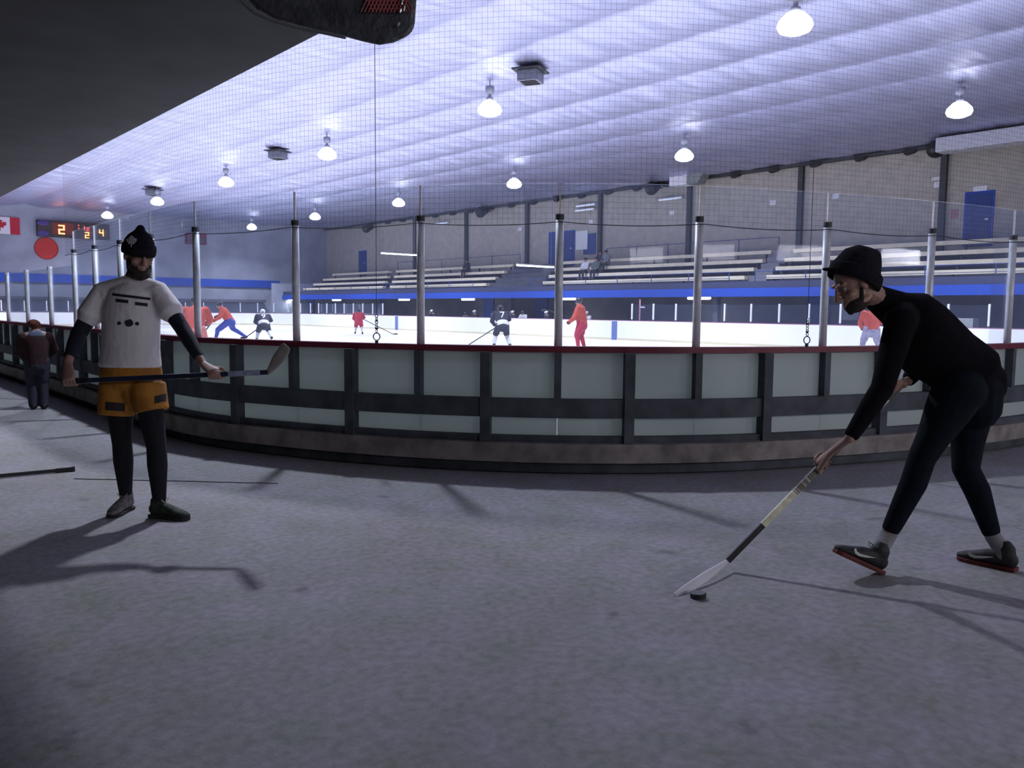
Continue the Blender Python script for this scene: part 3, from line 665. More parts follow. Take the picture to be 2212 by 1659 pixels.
def stick(name, label, butt, heel, tip, upv, shaft_m, blade_m, bands=(), r=(.015, .010), bladeh=0.07):
    """bands: list of (f0, f1, material, label) along the shaft"""
    butt = V(butt); heel = V(heel); tip = V(tip); a = (heel-butt).normalized()
    t = thing(name, label, 'hockey stick', heel)
    s = perp(a, upv); q = a.cross(s)
    link('shaft', (lambda b: (beam(b, butt, heel, s*r[0], q*r[1]), b)[-1])(bmesh.new()), shaft_m, t, bevel=0.003)
    link('grip_tape', (lambda b: (beam(b, butt-a*.004, butt+a*.13, s*(r[0]+.0025), q*(r[1]+.0025)), beam(b, butt-a*.012, butt+a*.012, s*(r[0]+.006), q*(r[1]+.006)), b)[-1])(bmesh.new()), M_black, t)
    for f0, f1, m, lb in bands:
        link('shaft_band', (lambda b: (beam(b, butt.lerp(heel, f0), butt.lerp(heel, f1), s*(r[0]+.0012), q*(r[1]+.0012)), b)[-1])(bmesh.new()), m, t, label=lb)
    d = (tip-heel).normalized(); bu = perp(d, upv); bs = d.cross(bu); L = (tip-heel).length
    P = []; Rr = []
    for k in range(9):
        f = k/8; h = bladeh*(0.45+0.55*min(1, f*2.2))*(1 if f < .85 else (1-(f-.85)*1.6))*0.5
        P.append(heel.lerp(tip, f)+bs*(0.035*L/0.3*(f*f))); Rr.append((max(.008, h), .0055))
    bm = bmesh.new(); tube(bm, P, Rr, n=10, side=[bu]*9, cap=2); link('blade', bm, blade_m, t, smooth=True)
    return t
def shoe(parent, heel, toe, ankle, up=(0, 0, 1), m=None, sole=None, lace=None, swoosh=None, side_k=1, s=1.0, name='shoe', w_=.047):
    """heel and toe are points under the sole"""
    heel = V(heel); toe = V(toe); f = (toe-heel).normalized(); u = perp(f, up); sd = f.cross(u); L = (toe-heel).length
    P = lambda x, z, y=0: heel+f*(x*L)+u*(z)+sd*y
    bm = bmesh.new()
    tube(bm, [P(.10, .056), P(.30, .062), P(.50, .056), P(.70, .044), P(.86, .036), P(.96, .030)], [(.036, .042), (.038, .046), (.042, .038), (.046, .028), (.043, .023), (.030, .017)], n=16, side=[sd]*6)
    tube(bm, [P(.16, .05), P(.20, .10), V(ankle).lerp(P(.20, .125), .75)], [(.038, .046), (.042, .050), (.043, .050)], n=14, side=[sd]*3, cap=1)
    sh = link(name, bm, m, parent, remesh=.005, relax=4)
    bm = bmesh.new()
    prof = [(-.0, .034), (.12, .040), (.35, .036), (.55, .043), (.78, .049), (.93, .040), (1.0, .020)]
    lo = [P(x, 0.0, -w) for x, w in prof]+[P(x, 0.0, w) for x, w in reversed(prof)]
    poly(bm, lo, u*.024); link('sole', bm, sole, sh, bevel=.006)
    if lace:
        for k in range(5):
            x = .36+.08*k; z = .104-.011*k
            bmm = bmesh.new(); tube(bmm, [P(x, z-.018, -.026), P(x+.01, z, 0), P(x, z-.018, .026)], .0035, n=6); link('lace', bmm, lace, sh)
        bmm = bmesh.new()
        for k in (-1, 1): tube(bmm, [P(.36, .106), P(.33, .122, k*.02), P(.40, .128, k*.034), P(.40, .112, k*.02), P(.36, .106)], .003, n=6)
        link('lace_bow', bmm, lace, sh)
    if swoosh:
        y = side_k*.0455; pts = [(.78, .060), (.60, .040), (.47, .032), (.38, .036), (.35, .048), (.36, .062), (.40, .050), (.48, .046), (.60, .052)]
        bmm = bmesh.new(); poly(bmm, [P(1.12-x, z+.006, side_k*.041) for x, z in pts], sd*side_k*.006); link('side_mark', bmm, swoosh, sh, label='white curved tick mark')
    return sh
# ---------------------------------------------- man in the white shirt
D = 5.45
J = lambda px, py, d: at(px, py, d)
man = thing('person', 'person in white printed t-shirt and orange shorts holding a stick across the waist', 'person', atz(320, 1112, 0))
shR, shL = J(222, 634, 5.48), J(342, 632, 5.48); elR, elL = J(170, 722, 5.42), J(393, 708, 5.42); wrR, wrL = J(146, 783, 5.20), J(438, 786, 5.26)
nb, che, wai, pel = J(288, 604, 5.48), J(284, 670, 5.47), J(282, 755, 5.47), J(283, 812, 5.48)
hiR, hiL = J(256, 828, 5.50), J(316, 828, 5.46); knR, knL = J(264, 960, 5.52), J(338, 965, 5.42)
groR = atz(270, 1107, 0); groL = atz(334, 1120, 0); anR = V((groR.x+.02, groR.y+.04, .10)); anL = V((groL.x, groL.y, .09))+RGT*.045+V((0, .03, 0))
hc = J(300, 552, 5.42); hf = (RGT*.62-FWD*.68-UPC*.30).normalized(); sv = (shL-shR).normalized()
bm = bmesh.new(); sd, hf, hu = head_geo(bm, hc, hf, UPC, 1.06)
tube(bm, [nb-UP()*.03, nb.lerp(hc, .35)+FWD*.02, hc-hu*.05-hf*.02], [.066, .058, .060], n=14)
tube(bm, [pel-UP()*.05, pel, wai, che, che.lerp(nb, .55), nb-UP()*.01], [(.14, .10), (.16, .11), (.135, .095), (.16, .105), (.15, .09), (.07, .06)], n=18, side=[sv]*6)
tube(bm, [shR, che.lerp(nb, .7), shL], [.054, .07, .054])
B1 = V(J(140, 824, 5.13)); H1 = V(J(580, 804, 5.20)); sa_ = (H1-B1).normalized()
GL = B1.lerp(H1, .735); GR = B1.lerp(H1, .03)
for a, b, c in ((shR, elR, wrR), (shL, elL, wrL)):
    limb(bm, [a, a.lerp(b, .5), b], [.052, .046, .040]); limb(bm, [b, b.lerp(c, .3), c], [.041, .041, .027])
grip(bm, GL, sa_, UPC*.6-FWD*.5-RGT*.2, wrL, .016); grip(bm, GR, -sa_, UPC*.7-FWD*.4, wrR, .016, flip=-1)
for a, b, c in ((hiR, knR, anR), (hiL, knL, anL)):
    limb(bm, [a, a.lerp(b, .5), b], [.088, .074, .056]); limb(bm, [b, b.lerp(c, .32)-V((FWD.x, FWD.y, 0))*-.012, b.lerp(c, .7), c], [.055, .057, .044, .036])
fR = V((-FWD.x*.9-RGT.x*.05, -FWD.y*.9-RGT.y*.05, 0)).normalized(); fL = V((RGT.x*.96-FWD.x*.28, RGT.y*.96-FWD.y*.28, 0)).normalized()
for an, f in ((anR, fR), (anL, fL)): tube(bm, [an-UP()*.02-f*.02, an-UP()*.055+f*.03, an-UP()*.068+f*.10], [.030, .027, .018])
link('body', bm, M_skin, man, remesh=.0055, relax=3)
for k in (-1, 1):
    p = hc+sd*(k*.034)+hf*.079+hu*.010; e = link('eye', sph(p, .0125), M_eye, man, smooth=True); link('iris', sph(p+hf*.008-hu*.002, .006), M_iris, e, smooth=True)
# beard
bm = bmesh.new(); c0 = hc
tube(bm, [c0+sd*.066*k_+hf*(.0+.0)-hu*z for k_, z in ()] or [c0-sd*.068+hf*.01-hu*.03, c0-sd*.060+hf*.035-hu*.085, c0-sd*.03+hf*.078-hu*.112, c0+hf*.092-hu*.120, c0+sd*.03+hf*.078-hu*.112, c0+sd*.060+hf*.035-hu*.085, c0+sd*.068+hf*.01-hu*.03], [.013, .020, .026, .030, .026, .020, .013], n=10)
tube(bm, [c0-sd*.030+hf*.080-hu*.066, c0+hf*.092-hu*.053, c0+sd*.030+hf*.080-hu*.066], [.005, .006, .005], n=8)
ell(bm, c0+hf*.030-hu*.082, (.064, .066, .046), (sd, hf, hu))
link('beard', bm, M_hair, man, remesh=.005, relax=2)
M_knit = mat('black knit', (0.014, 0.014, 0.02), 0.95, var=0.3, scale=60, bump=0.6, bscale=260)
def beanie(parent, hc, sd, hf, hu, s, m, back=0.0, peak=.155, cuff=True):
    bm = bmesh.new(); ax = lambda z, f: hc+hu*z*s+hf*f*s
    P = [ax(.022, -.012), ax(.055, -.013), ax(.09, -.016-back*.2), ax(.12, -.02-back*.5), ax(.142, -.024-back*.8), ax(peak, -.028-back)]
    R_ = [(.088, .108), (.090, .111), (.084, .104), (.066, .082), (.042, .052), (.014, .016)]
    tube(bm, P, [(a*s, b*s) for a, b in R_], n=24, side=[sd]*6, cap=0); b = link('beanie', bm, m, parent, remesh=.006, relax=2)
    if cuff:
        bm = bmesh.new(); n = 32; G_ = []
        for i in range(n):
            a = 2*math.pi*i/n; d = sd*math.cos(a)*.093*s+hf*(math.sin(a)*.113*s); q = d.normalized()
            c = ax(.038-(.016 if math.sin(a) < 0 else 0)*abs(math.sin(a)), -.012)+d
            G_.append([bm.verts.new(c+q*(.006*math.cos(t))*s+hu*(.032*math.sin(t))*s) for t in [2*math.pi*j/8 for j in range(8)]])
        for i in range(n):
            for j in range(8): bm.faces.new((G_[i][j], G_[(i+1) % n][j], G_[(i+1) % n][(j+1) % 8], G_[i][(j+1) % 8]))
        link('cuff', bm, m, b, smooth=True)
    return b
bn = beanie(man, hc, sd, hf, hu, 1.06, M_knit, back=.0)
bm = bmesh.new(); c = hc+hu*.170-hf*.02; tube(bm, [c-hu*.022, c+hu*.0], [.045, .028], n=12); link('pompom', bm, M_knit, bn, smooth=True)
M_wht = mat('white print', (0.62, 0.62, 0.66), 0.8, var=0.05)
# clothes
M_tee = mat('white cotton', (0.80, 0.77, 0.80), 0.85, var=0.04, scale=5, bump=0.5, bscale=14); M_under = mat('dark navy base layer', (0.008, 0.011, 0.024), 0.85, var=0.2, scale=20)
bm = bmesh.new()
for a, b, c in ((shR, elR, wrR), (shL, elL, wrL)):
    limb(bm, [a.lerp(b, .3), a.lerp(b, .7), b], [.058, .054, .050]); limb(bm, [b, b.lerp(c, .35), b.lerp(c, .80)], [.050, .048, .036])
    link('sleeve', bm, M_under, man, remesh=.007, relax=2, label='dark navy long sleeve under the t-shirt'); bm = bmesh.new()
bm.free(); bm = bmesh.new()
hem = J(281, 790, 5.47)
tube(bm, [hem, wai, che.lerp(wai, .4), che, che.lerp(nb, .55), nb-UP()*.035], [(.204, .135), (.190, .130), (.188, .128), (.190, .128), (.165, .105), (.085, .075)], n=28, side=[sv]*6, cap=1)
for a, b in ((shR, elR), (shL, elL)): tube(bm, [a.lerp(che, .25)+UP()*.01, a+UP()*.004, a.lerp(b, .30), a.lerp(b, .56)], [.075, .073, .076, .082], n=18, cap=1)
tube(bm, [shR+UP()*.018, che.lerp(nb, .88)-UP()*.005, shL+UP()*.018], [.058, .072, .058])
tee = link('t_shirt', bm, M_tee, man, remesh=.008, relax=4)
# abstract print following the chest
import mathutils.bvhtree as bvt
def project(o, rows, m, name, parent, nrm, off=.004, label=None):
    """rows: list of polygons given as pixel lists; laid on the surface of o"""
    T_ = bvt.BVHTree.FromPolygons([v.co for v in o.data.vertices], [list(p.vertices) for p in o.data.polygons])
    bm = bmesh.new()
    for pl in rows:
        vs = []
        for px, py in pl:
            r = ray(px, py).normalized(); h = T_.ray_cast(CO, r)
            if h[0] is None: break
            vs.append(h[0]-r*off)
        if len(vs) == len(pl):
            c = sum(vs, V())/len(vs); cv = bm.verts.new(c); bv = [bm.verts.new(v) for v in vs]; bk = [bm.verts.new(v-nrm*.008) for v in vs]; n = len(vs)
            for i in range(n): bm.faces.new((bv[i], bv[(i+1) % n], cv)); bm.faces.new((bv[i], bk[i], bk[(i+1) % n], bv[(i+1) % n]))
            bm.faces.new(bk)
    return link(name, bm, m, parent, label=label)
M_print = mat('dark print ink', (0.02, 0.022, 0.04), 0.8, var=0.1)
nr = -FWD
def seg(x0, y0, x1, y1, h, n=6): return [[(x0+(x1-x0)*i/n, y0+(y1-y0)*i/n), (x0+(x1-x0)*(i+1)/n+.5, y0+(y1-y0)*(i+1)/n), (x0+(x1-x0)*(i+1)/n+.5, y0+(y1-y0)*(i+1)/n+h), (x0+(x1-x0)*i/n, y0+(y1-y0)*i/n+h)] for i in range(n)]
def blob(cx, cy, rx, ry, k=10, j=.18): return [(cx+rx*(1+random.uniform(-j, j))*math.cos(2*math.pi*i/k), cy+ry*(1+random.uniform(-j, j))*math.sin(2*math.pi*i/k)) for i in range(k)]
project(tee, seg(243, 633, 324, 643, 5.5, 10), M_print, 'shirt_print', tee, nr, label='dark bar printed on the chest')
for q in (seg(250, 645, 276, 648, 7, 4), seg(292, 652, 318, 655, 7, 4)): project(tee, q, M_print, 'shirt_print', tee, nr, label='short dark bar printed on the chest')
for bb in (blob(278, 698, 10, 8), blob(257, 698, 4, 4), blob(296, 699, 4, 4)): project(tee, [bb], M_print, 'shirt_print', tee, nr, label='small dark blot printed on the belly')
project(bn, [[(283+13*x, 522-14*z) for x, z in LEAF]], M_wht, 'leaf_patch', bn, nr, off=.016, label='white leaf shaped patch')
M_short = mat('orange shorts cloth', (0.42, 0.17, 0.02), 0.8, var=0.2, scale=6, bump=0.4, bscale=16)
M_sdark = mat('black shorts trim', (0.02, 0.015, 0.02), 0.8, var=0.2)
bm = bmesh.new(); svh = sv
tube(bm, [J(283, 788, 5.475), pel], [(.195, .130), (.205, .140)], n=24, side=[sv]*2, cap=2)
eR = J(250, 897, 5.50); eL = J(328, 889, 5.45)
tube(bm, [hiR+RGT*-.004, hiR.lerp(eR, .5), eR], [(.115, .125), (.116, .12), (.112, .118)], n=20, side=[sv]*3, cap=0); tube(bm, [hiL+RGT*.01, hiL.lerp(eL, .5), eL], [(.110, .125), (.113, .12), (.108, .116)], n=20, side=[sv]*3, cap=0); tube(bm, [J(286, 850, 5.47), J(287, 862, 5.47)], [(.06, .09), (.05, .08)], side=[sv]*2)
shorts = link('shorts', bm, M_short, man, remesh=.008, relax=3)
project(shorts, seg(228, 868, 268, 871, 18, 8), M_sdark, 'shorts_patch', shorts, nr, label='black patch on the shorts leg')
project(shorts, seg(334, 856, 358, 850, 16, 5), M_sdark, 'shorts_patch', shorts, nr, label='black patch on the shorts leg')
M_leg = mat('black leggings', (0.006, 0.007, 0.012), 0.9, var=0.2, scale=20)
for a, b, c in ((hiR, knR, anR), (hiL, knL, anL)):
    bm = bmesh.new(); limb(bm, [a.lerp(b, .25), a.lerp(b, .6), b], [.090, .078, .063]); limb(bm, [b, b.lerp(c, .32), b.lerp(c, .7), c.lerp(b, .04)], [.063, .064, .050, .041])
    link('legging', bm, M_leg, man, remesh=.007, relax=2)
M_shoe = mat('grey trainer', (0.16, 0.15, 0.15), 0.8, var=0.35, scale=30); M_shoek = mat('black green trainer', (0.02, 0.03, 0.02), 0.8, var=0.5, scale=30)
M_soleb = mat('black rubber sole', (0.02, 0.02, 0.02), 0.7, var=0.2); M_lace = mat('pale lace', (0.45, 0.45, 0.42), 0.8, var=0.1)
def flat(v, z=0.0): return V((v.x, v.y, z))
shoe(man, flat(anR-fR*.06), flat(anR+fR*.20), anR, m=M_shoe, sole=M_soleb, lace=M_lace)
shoe(man, flat(anL-fL*.07), flat(anL+fL*.22), anL, m=M_shoek, sole=M_soleb, lace=M_lace)
stick('hockey_stick', 'dark hockey stick with pale blade held level at the waist of white shirted person', B1, H1, J(624, 745, 5.10), -RGT*.6+UPC*.4, mat('dark blue stick shaft', (0.02, 0.025, 0.05), 0.35, var=0.2), mat('dull cream blade', (0.30, 0.28, 0.24), 0.6, var=0.1), bands=[(.80, .96, mat('grey stick print', (0.25, 0.28, 0.4), 0.4, var=0.3, scale=30), 'grey band near the heel')], bladeh=.075)
# ---------------------------------------------- man in black bending over the puck
man2 = thing('person', 'person in black knit hat and dark clothes bending to play a puck', 'person', flat(atz(2000, 1240, 0)))
hc = J(1845, 614, 4.36); hf = (-RGT*.86-UPC*.48-FWD*.10).normalized()
nb, che, wai, pel = J(1928, 662, 4.40), J(1985, 712, 4.42), J(2046, 770, 4.44), J(2092, 812, 4.46)
shL, shR = J(1945, 700, 4.22), J(1945, 690, 4.58); elL, elR = J(1906, 838, 4.14), J(1985, 790, 4.66); wrL, wrR = J(1836, 946, 4.10), J(1962, 822, 4.50)
hiL, hiR = J(2072, 842, 4.36), J(2098, 842, 4.55); knL, knR = J(1992, 988, 4.36), J(2086, 1012, 4.52)
g1 = atz(1903, 1240, 0); g2 = atz(2196, 1236, 0); anL = J(1912, 1172, 4.43); anR = J(2152, 1175, 4.50)
sv = (shL-shR).normalized(); tw = (pel-nb).normalized()
bm = bmesh.new(); sd, hf, hu = head_geo(bm, hc, hf, UPC, 1.10)
tube(bm, [nb, nb.lerp(hc, .5), hc-hu*.045-hf*.03], [.068, .058, .062], n=14)
tube(bm, [nb+tw*.02, che, wai, pel, pel+tw*.05], [(.09, .08), (.17, .125), (.14, .105), (.16, .13), (.12, .10)], n=18, side=[sv]*5)
tube(bm, [shR, che.lerp(nb, .6), shL], [.056, .075, .056])
HG = atz(1572, 1212, 0.05); hd = (HG-CO).length
B2 = J(1951, 824, 4.44); sa2 = (HG-B2).normalized()
GL = B2.lerp(HG, .455); GR = B2.lerp(HG, .05)
for a, b, c in ((shR, elR, wrR), (shL, elL, wrL)):
    limb(bm, [a, a.lerp(b, .5), b], [.054, .047, .040]); limb(bm, [b, b.lerp(c, .3), c], [.041, .041, .027])
grip(bm, GL, sa2, UPC*.3-FWD*.8-RGT*.4, wrL, .016); grip(bm, GR, -sa2, -FWD*.7+UPC*.3, wrR, .016, flip=-1)
for a, b, c in ((hiR, knR, anR), (hiL, knL, anL)):
    limb(bm, [a, a.lerp(b, .5), b], [.094, .076, .056]); limb(bm, [b, b.lerp(c, .30)+RGT*.012, b.lerp(c, .7), c], [.056, .058, .044, .036])
t1 = atz(1790, 1212, 0) ; t1 = g1+(J(1783, 1185, 4.30)-g1)
f1 = (t1-g1).normalized(); t2 = V(atz(2072, 1208, 0)); f2 = (t2-g2).normalized()
L1, L2 = .31, .30
u1 = perp(f1, (0, 0, 1)); anc1 = g1+f1*.07+u1*.10; anc2 = g2+f2*.07+UP()*.10
tube(bm, [anL, anc1], [.036, .035]); tube(bm, [anR, anc2], [.036, .035])
tube(bm, [anc1-u1*.04, anc1-u1*.055+f1*.12], [.034, .024]); tube(bm, [anc2-UP()*.04, anc2-UP()*.055+f2*.12], [.034, .024])
link('body', bm, M_skin, man2, remesh=.0055, relax=3)
for k in (-1, 1):
    p = hc+sd*(k*.034)+hf*.079+hu*.010; e = link('eye', sph(p, .0125), M_eye, man2, smooth=True); link('iris', sph(p+hf*.008-hu*.002, .006), M_iris, e, smooth=True)
bm = bmesh.new(); c0 = hc
tube(bm, [c0-sd*.068+hf*.01-hu*.03, c0-sd*.058+hf*.035-hu*.088, c0-sd*.028+hf*.076-hu*.108, c0+hf*.086-hu*.116, c0+sd*.028+hf*.076-hu*.108, c0+sd*.058+hf*.035-hu*.088, c0+sd*.068+hf*.01-hu*.03], [.008, .014, .018, .021, .018, .014, .008], n=10)
ell(bm, c0+hf*.036-hu*.092, (.070, .070, .050), (sd, hf, hu))
link('beard', bm, M_hair, man2, remesh=.005, relax=2)
h2 = -RGT*.95+UPC*.30; u2 = perp(h2, RGT*.3+UPC); h2 = h2.normalized(); s2 = h2.cross(u2)
hcc = hc+hu*.040-hf*.010-u2*.034; bn = beanie(man2, hcc, s2, h2, u2, 1.20, M_knit, back=.05, peak=.165)
bc = hcc+u2*.035; bm = bmesh.new(); tube(bm, [bc+h2*.09+u2*.01, bc+h2*.13-u2*.002, bc+h2*.155-u2*.008], [(.055, .009), (.045, .008), (.02, .007)], side=[s2]*3, n=12); link('brim', bm, M_knit, bn, remesh=.005, relax=1)
M_blk2 = mat('black long sleeve top', (0.0045, 0.0045, 0.007), 1.0, var=0.2, scale=8, bump=0.4, bscale=12)
bm = bmesh.new()
tube(bm, [J(1899, 647, 4.40), nb+tw*.02, nb.lerp(che, .55)+UPC*.02, che, wai, pel, pel+tw*.06], [(.075, .075), (.10, .10), (.18, .150), (.205, .175), (.18, .170), (.18, .185), (.15, .15)], n=26, side=[sv]*7)
tube(bm, [shR+UPC*.01, che.lerp(nb, .55)+UPC*.01, shL+UPC*.01], [.076, .10, .078])
tube(bm, [J(1985, 770, 4.43), J(2040, 820, 4.45)], [.11, .07])
for a, b, c in ((shR, elR, wrR), (shL, elL, wrL)):
    limb(bm, [a, a.lerp(b, .3), a.lerp(b, .7), b], [.078, .072, .062, .056]); limb(bm, [b, b.lerp(c, .35), b.lerp(c, .92)], [.056, .052, .038])
link('long_sleeve_top', bm, M_blk2, man2, remesh=.008, relax=3)
M_tight = mat('dark navy tights', (0.005, 0.008, 0.014), 0.9, var=0.2, scale=20)
for m_ in (M_blk2, M_tight, M_knit): m_.node_tree.nodes['Principled BSDF'].inputs['Specular IOR Level'].default_value = 0.12
bm = bmesh.new(); tube(bm, [J(2110, 830, 4.46), J(2112, 880, 4.47)], [(.17, .135), (.14, .12)], side=[sv]*2); tube(bm, [pel-tw*.04, pel+tw*.04, pel+tw*.08], [(.17, .17), (.165, .165), (.12, .12)], side=[sv]*3)
for a, b, c in ((hiR, knR, anR), (hiL, knL, anL)):
    tube(bm, [a, a.lerp(b, .35), a.lerp(b, .7), b], [.135, .112, .083, .070], n=16); limb(bm, [b, b.lerp(c, .30)+RGT*.014, b.lerp(c, .82)], [.069, .068, .048])
link('tights', bm, M_tight, man2, remesh=.008, relax=3)
M_sock = mat('grey sock', (0.20, 0.20, 0.21), 0.9, var=0.15, scale=30)
for b, c, an in ((knL, anL, anc1), (knR, anR, anc2)):
    bm = bmesh.new(); limb(bm, [b.lerp(c, .76), b.lerp(c, .92), an, an-UP()*.03], [.044, .042, .042, .040]); link('sock', bm, M_sock, man2, remesh=.006, relax=2)
M_runner = mat('black runner', (0.014, 0.014, 0.016), 0.7, var=0.5, scale=30); M_rsole = mat('dark red sole', (0.10, 0.012, 0.012), 0.7, var=0.3)
shoe(man2, g1, g1+f1*L1, anc1, m=M_runner, sole=M_rsole, lace=mat('grey lace', (0.16, 0.17, 0.2), .8, var=.1), swoosh=mat('white tick', (0.55, 0.56, 0.5), .6, var=.05), side_k=-1)
shoe(man2, g2, g2+f2*L2, anc2, m=M_runner, sole=M_rsole, lace=MATS['grey lace'], swoosh=MATS['white tick'], side_k=-1)
M_gold = mat('pale gold stick print', (0.75, 0.72, 0.52), 0.35, var=0.15, scale=20)
bands = [(.455+.155*k/14+.012, .455+.155*k/14+.018, mat('bright white print', (.9, .9, .9), .4, var=.03), 'white spiral stripe') for k in range(2, 14)]
tipg = atz(1482, 1278, 0.035)
stick('hockey_stick', 'hockey stick with white blade and gold shaft, played by the bending person', B2, HG, tipg, UPC*.8+RGT*-.6, M_black, mat('white blade tape', (0.62, 0.62, 0.66), 0.7, var=0.05), bands=[(.03, .22, M_gold, 'pale gold shaft print'), (.44, .62, mat('brown gold print', (.16, .14, .10), .4, var=.2), 'striped shaft print')]+bands+[(.62, .80, M_gold, 'pale gold shaft print')], bladeh=.048)
P = atz(1508, 1291, 0); pk = thing('puck', 'black puck lying on the concrete against the white blade', 'puck', P)
bm = bmesh.new(); lathe(bm, P, [(.032, 0.0), (.038, .003), (.038, .0235), (.034, .0265)], n=32); link('puck_disc', bm, M_black, pk, bevel=0)
# ---------------------------------------------- floor bits
a = atz(158, 1013, .02); b = atz(-150, 1042, .02); dd = (a-b).normalized()
stick('hockey_stick', 'dark hockey stick lying on the floor at the left edge, cut by the frame', a, b, b-dd*.22+V((.1, -.15, .02)), V((0, 0, 1)), M_black, M_black, bladeh=.05)
a = atz(160, 1035, 0); b = atz(600, 1045, 0); dd = (b-a).normalized(); nn = V((-dd.y, dd.x, 0))
o = link('floor_cord', tb([a.lerp(b, k/12)+V((0, 0, .003))+nn*random.uniform(-.006, .006) for k in range(13)], .0035, n=6), M_dark); tag(o, 'thin dark cord lying on the concrete behind the white shirted person', 'cord')
# hanging mesh bundle under the overhang
def hb(px, py, d): return at(px, py, d)
hc_ = thing('hanging_case', 'dark rounded case hanging overhead at the top, with a red mesh patch', 'case', hb(720, 20, 2.9))
bm = bmesh.new()
out = [(905, -120), (900, 0), (896, 60), (884, 78), (850, 93), (820, 98), (790, 92), (745, 80), (700, 70), (640, 56), (590, 42), (555, 22), (530, -6), (520, -60), (525, -120)]
f_ = [bm.verts.new(hb(x, y, 2.75)) for x, y in out]; bk = [bm.verts.new(hb(720+(x-720)*.97, y-10, 3.0)) for x, y in out]
cen = sum((v.co for v in f_), V())/len(f_)
n = len(out)
bm.faces.new(f_); bm.faces.new(list(reversed(bk)))
for i in range(n): bm.faces.new((f_[i], bk[i], bk[(i+1) % n], f_[(i+1) % n]))
case = link('shell', bm, mat('dark moulded case', (0.07, 0.075, 0.09), 0.5, var=0.3, scale=12, bump=0.4, bscale=40), hc_, bevel=0.02)
bm = bmesh.new()
for i in range(12):
    x0 = 780+i*8; tube(bm, [hb(x0, -30, 2.735), hb(x0+14, 0, 2.735), hb(x0+26, 26, 2.735)], .0016, n=5, cap=0); tube(bm, [hb(x0+26, -30, 2.735), hb(x0+12, 0, 2.735), hb(x0, 26, 2.735)], .0016, n=5, cap=0)
link('mesh_patch', bm, mat('red mesh', (0.6, 0.10, 0.10), 0.6, var=0.2), hc_)
bm = bmesh.new()
for x, y, l in ((868, 8, 12), (872, 22, 8), (864, 26, 6), (860, 54, 4), (872, -12, 10)): tube(bm, [hb(x, y, 2.73), hb(x+2, y-l, 2.73)], .0035, n=6)
link('rivet', bm, mat('bright chrome bits', (0.8, 0.82, 0.85), 0.2, metal=0.5, var=.05), hc_)
bm = bmesh.new(); tube(bm, [hb(x, y, 2.742) for x, y in ((505, -20), (522, 4), (552, 30), (590, 46), (640, 60), (700, 72), (745, 82))], .004, n=6); link('trim_cord', bm, mat('grey trim', (0.14, 0.15, 0.16), 0.6, var=.1), hc_)
for px in (600, 820):
    p = hb(px, -90, 2.9); link('hanger', tb([p+V((.03, .1, -.05)), V((p.x+.03, p.y+.1, 3.31))], .012, n=8, cap=0), M_dark, hc_)
